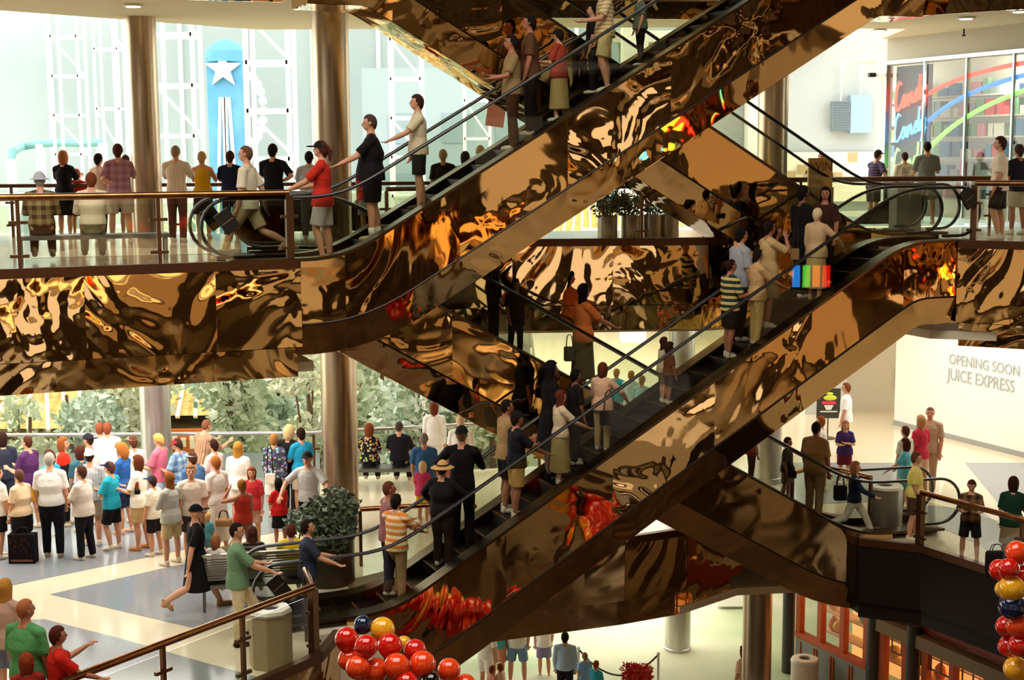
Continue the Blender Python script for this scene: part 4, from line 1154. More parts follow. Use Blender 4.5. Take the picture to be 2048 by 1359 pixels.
# neon colour blocks across the well whose reflection shows in the front balustrade
NB = [('#2f9bff', 0), ('#5fe03a', 1), ('#ff7a1e', 2), ('#ff1a10', 3)]
bal = SD(0, 20.22); nn = N22
gs = thing('neon_fascia_sign', 'neon colour blocks on the side wall across the well', 'sign', (0, 0, 0))
for i, (c, k) in enumerate(NB):
    px = (1592, 1612, 1632, 1652)[i]; r_ = ray(px, 552); t = 20.22 / r_.dot(nn); hit = EYE + r_ * t
    rr = (r_ - nn * 2 * r_.dot(nn)); rr = rr / rr.length
    p_ = hit + rr * 9.0
    M3 = rr.to_track_quat('Y', 'Z').to_matrix()
    o = MB().box((0, 0, 0), (0.17, 0.06, 0.5), M=M3).build('neon_block', mat('neon_block_%d' % k, c, 0.5, emit=c, estr=16), gs, loc=p_)
# ---------------------------------------------------------------- balloons
def balloon_proto(name, col):
    m_ = mat('balloon_' + name, col, 0.12)
    N, L, b = nodes(m_)
    b.inputs['Subsurface Weight'].default_value = 0.25; b.inputs['Subsurface Radius'].default_value = (0.1, 0.03, 0.01)
    b.inputs['Coat Weight'].default_value = 0.6
    def f(d_, p): 
        t = max(0, -d_.z); return Vector((p.x * (1 - 0.25 * t * t), p.y * (1 - 0.25 * t * t), p.z * (1 + 0.18 * t * t)))
    o = MB().ball((0, 0, 0), 0.14, 28, 18, fn=f).build('balloon', m_, None, 2)
    k = MB().lathe((0, 0, -0.17), [(0.0, 0.02), (0.012, 0.01), (0.02, -0.012), (0.0, -0.012)], 10).build('knot', m_, o)
    return o
protos = {}
BC = {'red': '#d01a0c', 'orange': '#f04410', 'yellow': '#f2ac1c', 'navy': '#0c1c44', 'black': '#160d0c'}
seen = set()
def balloon(col, loc, label, group, rot, r=1.0):
    if col not in protos: protos[col] = balloon_proto(col, BC[col]); o = protos[col]; 
    else: o = copy_tree(protos[col])
    o.location = loc; o.rotation_euler = rot; o.scale = (r, r, r)
    tag(o, label, 'balloon', group)
rg = random.Random(2)
CL = [('navy', 726, 1249, 20, 0.12), ('yellow', 765, 1258, 26, 0.1), ('red', 693, 1277, 25, -0.1), ('red', 732, 1292, 25, -0.25), ('red', 779, 1290, 26, -0.05), ('red', 830, 1300, 24, 0.0),
      ('orange', 698, 1318, 24, -0.1), ('yellow', 808, 1286, 16, 0.25), ('orange', 716, 1334, 26, -0.3), ('orange', 750, 1340, 27, -0.2), ('orange', 793, 1332, 28, -0.25), ('orange', 845, 1327, 28, -0.15), ('orange', 898, 1339, 25, 0.0), ('black', 862, 1362, 22, -0.2), ('red', 812, 1366, 26, -0.3), ('orange', 930, 1370, 24, 0.05)]
CLL = ['navy balloon on top of the lower left balloon cluster', 'large yellow balloon at the top of the lower left cluster', 'red balloon at the upper left of the lower left cluster', 'red balloon below the navy one in the lower left cluster',
       'red balloon below the yellow one in the lower left cluster', 'red balloon on the right shoulder of the lower left cluster', 'orange balloon at the left edge of the lower left cluster', 'small yellow balloon peeking out between red ones, lower left cluster',
       'orange balloon low at the left of the lower left cluster', 'orange balloon low in the middle-left of the cluster', 'orange balloon low in the middle of the cluster', 'big orange balloon right of the middle of the cluster', 'orange balloon at the right end of the lower left cluster',
       'black balloon at the bottom edge below the orange ones', 'red balloon at the bottom edge of the lower left cluster', 'orange balloon cut by the bottom edge, right of the black one']
for (c, px, py, rp, dy), lb in zip(CL, CLL):
    Y = 15.9 + dy * 1.5; q = aty(px, py, Y); balloon(c, q, lb, 'balloons at the lower left', (rg.uniform(-.5, .5), rg.uniform(-.5, .5), rg.uniform(0, 6)), rp / FPX * Y / 0.14)
CR = [('orange', 2034, 1104, 24, 0.0), ('red', 1999, 1139, 22, 0.05), ('red', 2018, 1137, 22, -0.1), ('red', 2046, 1150, 22, 0), ('yellow', 2024, 1176, 28, -0.1), ('yellow', 2007, 1178, 18, 0.2), ('navy', 2025, 1212, 29, -0.1), ('navy', 2050, 1212, 22, 0.1),
      ('red', 2012, 1252, 22, 0.1), ('orange', 2036, 1250, 25, -0.1), ('red', 2017, 1292, 22, 0.1), ('red', 2040, 1290, 25, -0.1), ('yellow', 2032, 1337, 26, 0.0), ('navy', 2052, 1362, 24, 0.0)]
CRL = ['orange balloon at the top of the right-edge balloon column', 'red balloon, left one of the pair below the top balloon, right edge', 'red balloon, right one of the pair below the top balloon, right edge', 'red balloon cut by the right edge above the yellow one', 'large yellow balloon in the upper part of the right column',
       'yellow balloon partly hidden on the left of the large yellow one', 'large navy balloon in the right-edge column', 'navy balloon cut by the right edge beside the large navy one', 'red balloon just below the navy ones, on the left', 'orange-red balloon just below the navy ones, on the right',
       'red balloon, left of the lowest red pair in the right column', 'red balloon, right of the lowest red pair in the right column', 'yellow balloon near the bottom of the right column', 'navy balloon at the lower right corner']
for (c, px, py, rp, dy), lb in zip(CR, CRL):
    Y = 14.6 + dy * 1.5; q = aty(px, py, Y); balloon(c, q, lb, 'balloons at the right edge', (rg.uniform(-.5, .5), rg.uniform(-.5, .5), rg.uniform(0, 6)), rp / FPX * Y / 0.14)
# the rest of the garland hangs below the picture and shows only in the mirror sheets
cols = ['red', 'red', 'orange', 'black', 'red', 'orange', 'red', 'yellow', 'black', 'red']
GP = [Vector((-0.7, 16.0, 0.1)), Vector((1.0, 16.8, -1.2)), Vector((3.2, 17.8, -2.1)), Vector((5.6, 18.0, -1.7)), Vector((7.0, 16.9, -0.8)), Vector((5.5, 14.9, 0.8))]
for i in range(136):
    k = i // 4; t = k / 33 * 5; j = min(4, int(t)); c_ = GP[j].lerp(GP[j + 1], t - j); a_ = i * math.pi / 2 + k * 0.5
    cc_ = cols[(i + k) % 10 if i % 4 else (k * 2) % 10]
    balloon(cc_, c_ + Vector((0.12, 0.26 * math.cos(a_), 0.26 * math.sin(a_))), '%s balloon of the long garland, seen reflected in the lower escalator cladding' % cc_, 'garland balloons seen in the mirrors', (rg.uniform(-.5, .5), rg.uniform(-.5, .5), 0), 1.45)
# ---------------------------------------------------------------- people
SKIN = {'l': mat('skin_light', '#c98f6c', 0.55), 'm': mat('skin_tan', '#a9694a', 0.55), 'd': mat('skin_brown', '#7a4a32', 0.55)}
EYEM = mat('eye_dark', '#1d120d', 0.3); LIPM = mat('lip', '#9c4f42', 0.5)
def cloth(col, pat='plain', col2=None):
    key = 'cloth_%s_%s_%s' % (col, pat, col2)
    if key in MATS: return MATS[key]
    M = mat(key, col, 0.85, spec=0.2)
    N, L, b = nodes(M)
    t = N.new('ShaderNodeTexCoord')
    n = N.new('ShaderNodeTexNoise'); n.inputs['Scale'].default_value = 9; n.inputs['Detail'].default_value = 2; n.inputs['Distortion'].default_value = 1.0
    u = N.new('ShaderNodeBump'); u.inputs['Strength'].default_value = 0.5; u.inputs['Distance'].default_value = 0.03
    L.new(t.outputs['Object'], n.inputs['Vector']); L.new(n.outputs['Fac'], u.inputs['Height']); L.new(u.outputs['Normal'], b.inputs['Normal'])
    if pat == 'plain': return M
    mx = N.new('ShaderNodeMixRGB'); mx.inputs[1].default_value = lin(col); mx.inputs[2].default_value = lin(col2)
    L.new(mx.outputs[0], b.inputs['Base Color'])
    sx = N.new('ShaderNodeSeparateXYZ'); L.new(t.outputs['Object'], sx.inputs[0])
    def wave(out, freq, thr):
        a = N.new('ShaderNodeMath'); a.operation = 'MULTIPLY'; a.inputs[1].default_value = freq
        s_ = N.new('ShaderNodeMath'); s_.operation = 'SINE'; g_ = N.new('ShaderNodeMath'); g_.operation = 'GREATER_THAN'; g_.inputs[1].default_value = thr
        L.new(out, a.inputs[0]); L.new(a.outputs[0], s_.inputs[0]); L.new(s_.outputs[0], g_.inputs[0]); return g_.outputs[0]
    if pat == 'stripe': L.new(wave(sx.outputs['Z'], 100, 0.0), mx.inputs[0])
    elif pat == 'wide': L.new(wave(sx.outputs['Z'], 62, 0.1), mx.inputs[0])
    elif pat == 'pin': L.new(wave(sx.outputs['X'], 130, 0.3), mx.inputs[0])
    elif pat == 'yoke':
        g_ = N.new('ShaderNodeMath'); g_.operation = 'GREATER_THAN'; g_.inputs[1].default_value = 1.22; L.new(sx.outputs['Z'], g_.inputs[0]); L.new(g_.outputs[0], mx.inputs[0])
    elif pat == 'plaid':
        a = N.new('ShaderNodeMath'); a.operation = 'ADD'; L.new(wave(sx.outputs['Z'], 45, 0), a.inputs[0]); L.new(wave(sx.outputs['X'], 45, 0), a.inputs[1])
        h_ = N.new('ShaderNodeMath'); h_.operation = 'MULTIPLY'; h_.inputs[1].default_value = 0.5; L.new(a.outputs[0], h_.inputs[0]); L.new(h_.outputs[0], mx.inputs[0])
    elif pat == 'floral':
        v = N.new('ShaderNodeTexVoronoi'); v.inputs['Scale'].default_value = 16; L.new(t.outputs['Object'], v.inputs['Vector'])
        g_ = N.new('ShaderNodeMath'); g_.operation = 'LESS_THAN'; g_.inputs[1].default_value = 0.42; L.new(v.outputs['Distance'], g_.inputs[0]); L.new(g_.outputs[0], mx.inputs[0])
        hs = N.new('ShaderNodeMixRGB'); hs.inputs[0].default_value = 0.55; hs.inputs[1].default_value = lin(col2); L.new(v.outputs['Color'], hs.inputs[2]); L.new(hs.outputs[0], mx.inputs[2])
    return M
ARM = {  # upper arm forward, sideways, elbow bend, forearm inward (degrees)
    'down': (4, 9, 12, 4), 'fold': (22, 12, 95, 62), 'rail': (26, 10, 55, 5), 'lean': (42, 12, 62, 12), 'hip': (-22, 38, 88, 48), 'up': (70, 35, 120, 30),
    'cam': (58, 16, 118, 28), 'reach': (44, 8, 22, 2), 'back': (-28, 14, 60, 62), 'bag': (6, 13, 8, 0), 'hold': (16, 12, 82, 22), 'swingf': (28, 8, 26, 4), 'swingb': (-26, 8, 14, 0),
    'wave': (50, 30, 62, -8), 'lap': (24, 12, 62, 34), 'around': (20, 62, 50, 70), 'side': (30, 40, 22, -4)}
BODIES = []
def person(x, y, z, face, h, label, f=False, skin='l', top=('tee', '#ffffff'), bot=('pants', '#222222'), hair=('short', '#3a2415'), arms=('down', 'down'), legs='stand', hat=None,
           fat=1.0, shoes='#d9cbb4', lean=0.0, turn=0.0, nod=0.0, seat=0.45, cat='person', group=None, socks=None, belt=None):
    H = h
    e = thing('person', label, cat, (x, y, z), -R(face), group)
    child = h < 1.42
    kid = 1.0 + max(0, (1.5 - h)) * 0.35       # children carry larger heads
    sw = (0.094 if f else 0.108) * H; hw = 0.05 * H
    rx = {'cr': .07, 'hip': .1 if f else .093, 'wa': .074 if f else .084, 'ch': .088 if f else .1, 'sh': .066 if f else .078}
    ry = {'cr': .05, 'hip': .07, 'wa': .054 if f else .06, 'ch': .066, 'sh': .05}
    sit = legs == 'sit'
    hz = (seat + 0.075 * H) if sit else 0.525 * H
    def up(px, py, pz):            # upper body point in standing fractions -> posed
        v = Vector((px, py, (pz - 0.525) * H)); a = R(lean)
        return Vector((v.x, v.y * math.cos(a) + v.z * math.sin(a), -v.y * math.sin(a) + v.z * math.cos(a))) + Vector((0, 0, hz))
    # legs
    if legs == 'stand': LG = [(3, 2, 4), (-2, 3, 6)]
    elif legs == 'apart': LG = [(2, 7, 2), (2, 7, 2)]
    elif legs == 'walk': LG = [(24, 1, 10), (-14, 1, 34)]
    elif legs == 'stride': LG = [(34, 1, 12), (-24, 1, 42)]
    elif legs == 'stepup': LG = [(34, 2, 42), (0, 2, 4)]
    elif legs == 'weight': LG = [(12, 4, 26), (-3, 1, 2)]
    elif legs == 'sit': LG = [(86, 5, 84), (84, 6, 80)]
    lp = []
    for k, (a, s_, kn) in enumerate(LG):
        sx = (-1, 1)[k]
        hip = Vector((sx * hw, 0, hz - 0.01 * H))
        T = 0.245 * H; S = 0.235 * H
        knee = hip + Vector((sx * math.sin(R(s_)) * T, math.sin(R(a)) * T, -math.cos(R(a)) * T))
        b_ = R(a - kn)
        ank = knee + Vector((sx * math.sin(R(s_)) * S * 0.3, math.sin(b_) * S, -math.cos(b_) * S))
        lp.append((hip, knee, ank, b_))
    low = min(l[2].z for l in lp) - 0.042 * H
    dz = Vector((0, 0, -low if not sit else 0))
    if not sit:
        lp = [(a + dz, b + dz, c + dz, q) for a, b, c, q in lp]; hz += dz.z
    # arms
    ap = []
    for k in (0, 1):
        sx = (-1, 1)[k]; a, s_, el, inn = ARM[arms[k]]
        sh = up(sx * sw, 0, 0.79)
        a2 = a + lean * 0.2
        d1 = Vector((sx * math.sin(R(s_)), math.sin(R(a2)) * math.cos(R(s_)), -math.cos(R(a2)) * math.cos(R(s_))))
        elb = sh + d1 * 0.172 * H
        a3 = a2 + el
        d2 = Vector((-sx * math.sin(R(inn)), math.sin(R(a3)) * math.cos(R(inn)), -math.cos(R(a3)) * math.cos(R(inn))))
        wr = elb + d2 * 0.15 * H
        ap.append((sh, elb, wr, d1, d2))
    neck = up(0, 0.004 * H, 0.868)
    hc = up(0, 0.012 * H, 0.932) + Vector((0, 0, 0))
    Mh = Matrix.Rotation(-R(turn), 3, 'Z') @ Matrix.Rotation(-R(nod + lean * 0.5), 3, 'X')
    def hd(v): return hc + Mh @ (Vector(v) * H * kid)
    # ---- body
    b = MB()
    F = fat
    tor = [(0.47, 'cr'), (0.525, 'hip'), (0.61, 'wa'), (0.70, 'ch'), (0.765, 'ch'), (0.805, 'sh')]
    def torso(mb, zs, infl, flare=0.0, flat=False):
        P_ = []; Q = []
        for zf, kk in zs:
            t_ = (0.8 - zf) / 0.3
            P_.append(up(0, (0.004 if F < 1.15 else 0.012 * (zf < 0.7)) * H, zf)); Q.append((rx[kk] * H * (F if zf < 0.78 else 1) + infl + flare * max(0, t_), ry[kk] * H * (F * F if zf < 0.72 else 1) + infl + flare * max(0, t_)))
        if flat:
            P_.append(up(0, 0, 0.835)); Q.append((0.04 * H, 0.034 * H)); mb.tube(P_, Q, 20, side=(1, 0, 0))
        else: mb.limb(P_, Q, 16, side=(1, 0, 0))
    torso(b, tor, 0)
    b.limb([up(0, 0, 0.79), neck, hd((0, -0.004, -0.02))], [0.05 * H, 0.032 * H, 0.034 * H], 10)
    b.ball(hd((0, -0.004, 0.006)), (0.046 * H * kid, 0.056 * H * kid, 0.060 * H * kid), 14, 10, M=Mh)
    b.ball(hd((0, 0.014, -0.026)), (0.035 * H * kid, 0.040 * H * kid, 0.038 * H * kid), 12, 8, M=Mh)
    b.ball(hd((0, 0.055, -0.008)), (0.009 * H, 0.014 * H, 0.016 * H), 8, 6, M=Mh)
    for sx in (-1, 1): b.ball(hd((sx * 0.047, -0.004, -0.004)), (0.007 * H, 0.012 * H, 0.017 * H), 8, 6, M=Mh)
    for k, (sh, el, wr, d1, d2) in enumerate(ap):
        sx = (-1, 1)[k]
        b.limb([sh, sh.lerp(el, 0.5), el, el.lerp(wr, 0.45), wr], [0.035 * H, 0.031 * H, 0.025 * H, 0.024 * H, 0.0165 * H], 10)
        b.limb([up(sx * sw * 0.35, 0, 0.812), sh], [0.038 * H, 0.032 * H], 10)
        # palm and five fingers
        side_ = d2.cross(Vector((0, 0, 1))); side_ = side_.normalized() if side_.length > 0.2 else Vector((0, 1, 0)); side_ = side_ * (1 if side_.y >= 0 else -1)
        nrm = d2.cross(side_).normalized()
        pe = wr + d2 * 0.05 * H
        b.limb([wr, pe], [(0.018 * H, 0.011 * H), (0.024 * H, 0.011 * H)], 10, side=side_)
        curl = nrm * (-sx)
        for j, ln in enumerate((0.036, 0.043, 0.046, 0.040)):
            o0 = pe + side_ * (j - 1.5) * 0.0125 * H
            p1 = o0 + (d2 * 0.9 + curl * 0.25) * ln * H * 0.55 + side_ * (j - 1.5) * 0.002 * H; p2 = p1 + (d2 * 0.65 + curl * 0.7).normalized() * ln * H * 0.5
            b.limb([o0, p1, p2], [0.0062 * H, 0.0058 * H, 0.005 * H], 6)
        t0 = wr + d2 * 0.016 * H + side_ * 0.016 * H
        b.limb([t0, t0 + (d2 * 0.5 + side_ * 0.8) * 0.022 * H, t0 + (d2 * 0.95 + side_ * 0.7) * 0.038 * H], [0.0085 * H, 0.007 * H, 0.0058 * H], 6)
    for k, (hp, kn, an, q) in enumerate(lp):
        b.limb([hp, hp.lerp(kn, 0.45), kn, kn.lerp(an, 0.38) + Vector((0, -0.008 * H, 0)), an], [0.053 * H * F, 0.046 * H, 0.033 * H, 0.034 * H, 0.021 * H], 12)
        b.limb([an + Vector((0, -0.005 * H, -0.02 * H)), an + Vector((0, 0.08 * H, -0.032 * H))], [0.02 * H, (0.024 * H, 0.012 * H)], 8, side=(1, 0, 0))
    vox = 0.0125 if h > 1.3 else 0.011
    def remeshed(mb, name, m_, v=vox, it=3):
        o = mb.build(name, m_, e, fix=False)
        r_ = o.modifiers.new('fuse', 'REMESH'); r_.mode = 'VOXEL'; r_.voxel_size = v; r_.use_smooth_shade = True
        s_ = o.modifiers.new('relax', 'SMOOTH'); s_.factor = 0.5; s_.iterations = it
        return o
    bo = remeshed(b, 'body', SKIN[skin], it=2)
    fb = MB()
    fb.use(EYEM)
    for sx in (-1, 1):
        fb.ball(hd((sx * 0.018, 0.046, 0.004)), (0.006 * H, 0.005 * H, 0.0045 * H), 8, 6, M=Mh); fb.ball(hd((sx * 0.018, 0.049, 0.017)), (0.011 * H, 0.004 * H, 0.0025 * H), 8, 4, M=Mh)
    fb.use(LIPM).ball(hd((0, 0.051, -0.034)), (0.013 * H, 0.006 * H, 0.0045 * H), 8, 5, M=Mh)
    BODIES.append((bo, fb))
    # ---- clothes
    kind = top[0]; tm = cloth(*top[1:]) if len(top) > 2 else cloth(top[1])
    dress = kind == 'dress'
    if kind != 'none':
        t = MB(); infl = 0.012 + 0.006 * (kind in ('jacket', 'sweater')) 
        z0 = (0.465 if f else 0.475) if kind in ('tee', 'sweater', 'jacket') else 0.5 if kind != 'dress' else 0.54
        if sit: z0 = max(z0, 0.52)
        torso(t, [(z0, 'hip'), (0.555, 'hip'), (0.62, 'wa'), (0.70, 'ch'), (0.765, 'ch'), (0.806, 'sh')], infl, 0.03 if kind in ('tee', 'sweater', 'jacket') else 0.02, flat=True)
        for k, (sh, el, wr, d1, d2) in enumerate(ap):
            sx = (-1, 1)[k]
            if kind == 'tank': continue
            t.limb([up(sx * sw * 0.3, 0, 0.812), sh], [0.042 * H, 0.042 * H], 10)
            if kind in ('long', 'sweater', 'jacket'): t.limb([sh, el, el.lerp(wr, 0.92)], [0.046 * H, 0.036 * H, 0.029 * H], 10)
            else: t.tube([sh, sh.lerp(el, 0.5), sh.lerp(el, 0.82)], [0.040 * H, 0.041 * H, 0.043 * H], 12)
        if dress:
            P_ = [up(0, 0, 0.6), Vector((0, 0, hz)), Vector((0, 0.0, hz - 0.20 * H)), Vector((0, 0, hz - 0.27 * H))]
            t.tube(P_, [(0.085 * H, 0.065 * H), (0.112 * H, 0.088 * H), (0.135 * H, 0.115 * H), (0.145 * H, 0.125 * H)], 18, side=(1, 0, 0))
        remeshed(t, {'tee': 'shirt', 'tank': 'sleeveless_top', 'dress': 'dress'}.get(kind, {'jacket': 'jacket', 'sweater': 'sweater', 'blouse': 'blouse', 'long': 'shirt'}.get(kind, 'shirt')), tm, 0.013)
    if not dress and bot[0] != 'none':
        bm_ = cloth(*bot[1:]) if len(bot) > 2 else cloth(bot[1]); t = MB(); kb = bot[0]
        P_ = [(Vector((0, 0, hz - 0.05 * H)), (0.082 * H * F, 0.06 * H * F)), (Vector((0, 0, hz)), (rx['hip'] * H * F + 0.006, 0.07 * H * F * F + 0.004)), (up(0, 0, 0.56), (rx['hip'] * 0.92 * H * F + 0.003, 0.062 * H * F * F + 0.002))]
        t.limb([p_[0] for p_ in P_], [p_[1] for p_ in P_], 16, side=(1, 0, 0))
        if kb in ('skirt', 'longskirt'):
            ln = 0.25 if kb == 'skirt' else 0.40
            if sit:
                for hp, kn, an, q in lp: t.limb([hp, kn], [0.075 * H, 0.06 * H], 12)
            else:
                t.tube([Vector((0, 0, hz + 0.03 * H)), Vector((0, 0, hz)), Vector((0, 0, hz - ln * 0.6 * H)), Vector((0, 0, hz - ln * H))], [(0.09 * H * F, 0.07 * H * F), (0.106 * H * F, 0.084 * H * F), (0.12 * H * F, 0.1 * H * F), (0.13 * H * F, 0.112 * H * F)], 18, side=(1, 0, 0))
        else:
            for hp, kn, an, q in lp:
                if kb == 'pants': t.tube([hp, hp.lerp(kn, 0.5), kn, kn.lerp(an, 0.5), kn.lerp(an, 1.02)], [0.062 * H * F, 0.054 * H * F, 0.044 * H, 0.042 * H, 0.036 * H], 14)
                elif kb == 'short': t.tube([hp, hp.lerp(kn, 0.35), hp.lerp(kn, 0.55)], [0.064 * H * F, 0.062 * H * F, 0.062 * H * F], 14)
                else: t.tube([hp, hp.lerp(kn, 0.5), hp.lerp(kn, 0.88)], [0.066 * H * F, 0.062 * H * F, 0.060 * H], 14)
        remeshed(t, {'pants': 'trousers', 'shorts': 'shorts', 'short': 'shorts'}.get(kb, 'skirt'), bm_, 0.013)
    # shoes
    shm = cloth(shoes)
    for k, (hp, kn, an, q) in enumerate(lp):
        s_ = MB(); tilt = Matrix.Rotation(min(0.0, q) * 0.8, 3, 'X')
        s_.ball((0, 0.035 * H, 0.016 * H), (0.028 * H, 0.078 * H, 0.026 * H), 14, 8, fn=lambda d_, p_: Vector((p_.x * (1 - 0.15 * (d_.y < 0)), p_.y, max(p_.z, -0.0165 * H))), M=tilt)
        s_.limb([tilt @ Vector((0, -0.012 * H, 0.02 * H)), tilt @ Vector((0, -0.012 * H, 0.045 * H))], [0.026 * H, 0.025 * H], 10)
        o = s_.build('shoe', shm, e, 2, loc=an + Vector((0, 0, -0.0415 * H)))
        if socks:
            MB().tube([an + Vector((0, -0.003 * H, -0.01 * H)), an.lerp(kn, 0.28)], [0.027 * H, 0.03 * H], 12).build('sock', cloth(socks), e, 2)
    # ---- hair
    hk, hcol = hair[0], hair[1]
    HM = add_bump(mat('hair_' + hcol, hcol, 0.85, spec=0.15), 60, 0.4, 0.01)
    K = H * kid
    if hk != 'none':
        rg = random.Random(hash(label) % 1000 if False else len(label) * 7 + int(h * 100))
        Ln = {'short': 0.55, 'crop': 0.3, 'bob': 1.25, 'long': 3.0, 'verylong': 4.0, 'curly': 1.15, 'bun': 0.6, 'fringe': 0.4, 'pony': 0.6}[hk]
        vol = {'crop': 1.04, 'short': 1.12, 'bob': 1.24, 'long': 1.2, 'verylong': 1.2, 'curly': 1.38, 'bun': 1.12, 'fringe': 1.07, 'pony': 1.12}[hk]
        R0 = Vector((0.047 * K, 0.056 * K, 0.062 * K))
        def hf(d_, p_):
            k_ = vol
            facing = d_.y > 0.30 and d_.z < 0.52
            if abs(d_.x) > 0.75 and d_.z < -0.1 and d_.y > 0.0 and Ln < 1: facing = True
            if hk == 'fringe' and d_.z > 0.35: k_ = 0.97
            if d_.z < -0.35 and Ln < 0.8 and d_.y > -0.4: facing = True
            q_ = Vector((d_.x * R0.x * k_, d_.y * R0.y * k_ - 0.004 * K, d_.z * R0.z * (k_ if d_.z > 0 else 1) + 0.006 * K))
            if hk == 'curly': q_ *= 1 + 0.12 * noise.noise(d_ * 5 + Vector((h, 0, 0)))
            if d_.z < 0:
                q_.z = 0.006 * K + d_.z * R0.z * (0.9 + Ln)
                if Ln > 2:
                    q_.y = q_.y * 0.6 - 0.035 * K * (-d_.z); q_.x *= 1.0 + 0.25 * -d_.z
            if facing: q_ = Vector((d_.x * R0.x * 0.8, d_.y * R0.y * 0.6, max(d_.z * R0.z * 0.8, -0.04 * K)))
            return q_
        hb = MB(); hb.ball(hc, 1.0, 26, 20, M=Mh, fn=hf)
        if hk == 'bun': hb.ball(hd((0, -0.055, 0.045)), 0.028 * K, 12, 8)
        if hk == 'pony': hb.limb([hd((0, -0.055, 0.02)), hd((0, -0.08, -0.02)), hd((0, -0.075, -0.09))], [0.018 * K, 0.022 * K, 0.008 * K], 10)
        hb.build('hair', HM, e, 2, fix=False)
    if hat:
        hk2, hc2 = hat[0], hat[1]; hm = cloth(hc2); hb = MB()
        if hk2 in ('cap', 'backcap'):
            hb.ball(hc, 1.0, 22, 14, M=Mh, fn=lambda d_, p_: Vector((d_.x * 0.056 * K, d_.y * 0.066 * K, max(0.018 * K, d_.z * 0.076 * K))))
            hb.build('cap', hm, e, 2, fix=False)
            br = MB(); sg = 1 if hk2 == 'cap' else -1
            br.ball(hd((0, 0.075 * sg, 0.026)), (0.042 * K, 0.05 * K, 0.007 * K), 16, 6, M=Mh); br.build('cap_brim', hm, e, 2, fix=False)
        elif hk2 == 'visor':
            br = MB(); br.ball(hd((0, 0.07, 0.03)), (0.045 * K, 0.05 * K, 0.007 * K), 16, 6, M=Mh); br.ball(hc, 1.0, 20, 6, M=Mh, fn=lambda d_, p_: Vector((d_.x * 0.056 * K, d_.y * 0.064 * K, 0.03 * K + d_.z * 0.012 * K))); br.build('visor', hm, e, 2, fix=False)
        else:
            w_ = 0.115 if hk2 == 'straw' else 0.088
            hb.ball(hc, 1.0, 24, 14, M=Mh, fn=lambda d_, p_: Vector((d_.x * 0.06 * K, d_.y * 0.068 * K, max(0.02 * K, d_.z * 0.088 * K)))); hb.build('hat_crown', hm, e, 2, fix=False)
            br = MB(); br.ball(hd((0, 0, 0.028)), (w_ * K, w_ * 1.05 * K, 0.008 * K), 26, 6, M=Mh, fn=lambda d_, p_: Vector((p_.x, p_.y, p_.z - 0.018 * K * (d_.x ** 2 + d_.y ** 2)))); br.build('hat_brim', hm, e, 2, fix=False)
            if hk2 == 'straw': MB().ball(hd((0, 0, 0.04)), (0.0625 * K, 0.0705 * K, 0.010 * K), 24, 6, M=Mh).build('hat_band', cloth('#2a1c14'), e, 2)
    return e
def stand(x, yh, h, face, label, z=0.0, yf=None, **k):
    """a person on a floor: from the head's pixel and the height, or from the feet's pixel"""
    if yf is not None: q = atz(x, yf, z); Y = q.y; X = q.x
    else: q = atz(x, yh, z + h); Y = q.y; X = q.x
    if yf is not None:
        hh = aty(x, yh, Y).z - z; h = max(0.85, min(1.93, hh))
    return person(X, Y, z, face, h, label, **k)
def rider(key, x, yh, label, face=None, off=EW / 2, **k):
    q, p_ = lane_at(key, x, off)
    org, th, sgn = LANES[key]
    hh = aty(x, yh, p_.y).z - p_.z; h = max(1.0, min(1.93, hh))
    if face is None: face = 90 - math.degrees(th)
    return person(p_.x, p_.y, p_.z + (0.004 if -0.4 < q < 9.6 else 0.03), face, h, label, **k)
BLK = '#0e0c0c'; KH = '#b59a6c'; CRM = '#e4d6bc'; WHT = '#e8e2d4'; TAN = '#c2a07a'; NVY = '#141b33'; BRN = '#3a2013'; AUB = '#5c2c16'; BLD = '#c79a56'; GRY = '#8b8378'; DBR = '#1d110b'
# --- upper left gallery
ZC = 5.35
q = BL.location
for dx, yh, lb, kw in ((-0.78, 350, 'seated man in a plaid shirt and grey bucket hat on the gallery bench', dict(top=('long', '#8a7446', 'plaid', '#4a2f1c'), bot=('pants', '#4a3322'), hair=('crop', GRY), hat=('bucket', '#a9a9ae'), fat=1.12)),
                        (0.0, 358, 'seated person with reddish hair and cream shirt on the gallery bench', dict(top=('long', '#d9c7a4'), bot=('pants', '#8a7d58'), hair=('short', '#6e3517'), fat=1.15, f=False))):
    person(q.x + dx * 0.95 , q.y + dx * 0.31 - 0.02, ZC, -18, 1.72, lb, legs='sit', arms=('lap', 'lap'), seat=0.47, shoes='#2a1c14', **kw)
C0 = dict(z=ZC)
stand(133, 303, 1.68, 6, 'woman with short reddish-blond hair and black dress, back turned, behind the bucket hat', f=True, yf=474, top=('dress', BLK), hair=('bob', '#9a5a34'), arms=('lean', 'lean'), **C0)
stand(158, 340, 1.3, 0, 'child in red half hidden beside the woman in the black dress', yf=472, top=('tee', '#c22a1c'), bot=('shorts', '#b3321f'), hair=('bob', '#a33a20'), **C0)
stand(203, 308, 1.66, 25, 'dark-haired woman in a cream-pink top leaning towards the man in mauve', f=True, yf=477, top=('tee', '#dcb9a2'), bot=('pants', '#241a18'), hair=('short', DBR), arms=('lean', 'down'), **C0)
stand(243, 289, 1.8, -12, 'man in a mauve plaid shirt and light shorts, one arm behind his back', yf=486, top=('tee', '#8d5a66', 'plaid', '#a87a82'), bot=('shorts', '#b9a78e'), hair=('short', '#4a2414'), arms=('back', 'lean'), legs='apart', fat=1.1, **C0)
stand(257, 311, 1.66, 0, 'person in black shorts behind the man in the mauve shirt', yf=473, top=('tee', BLK), bot=('shorts', BLK), hair=('short', BRN), **C0)
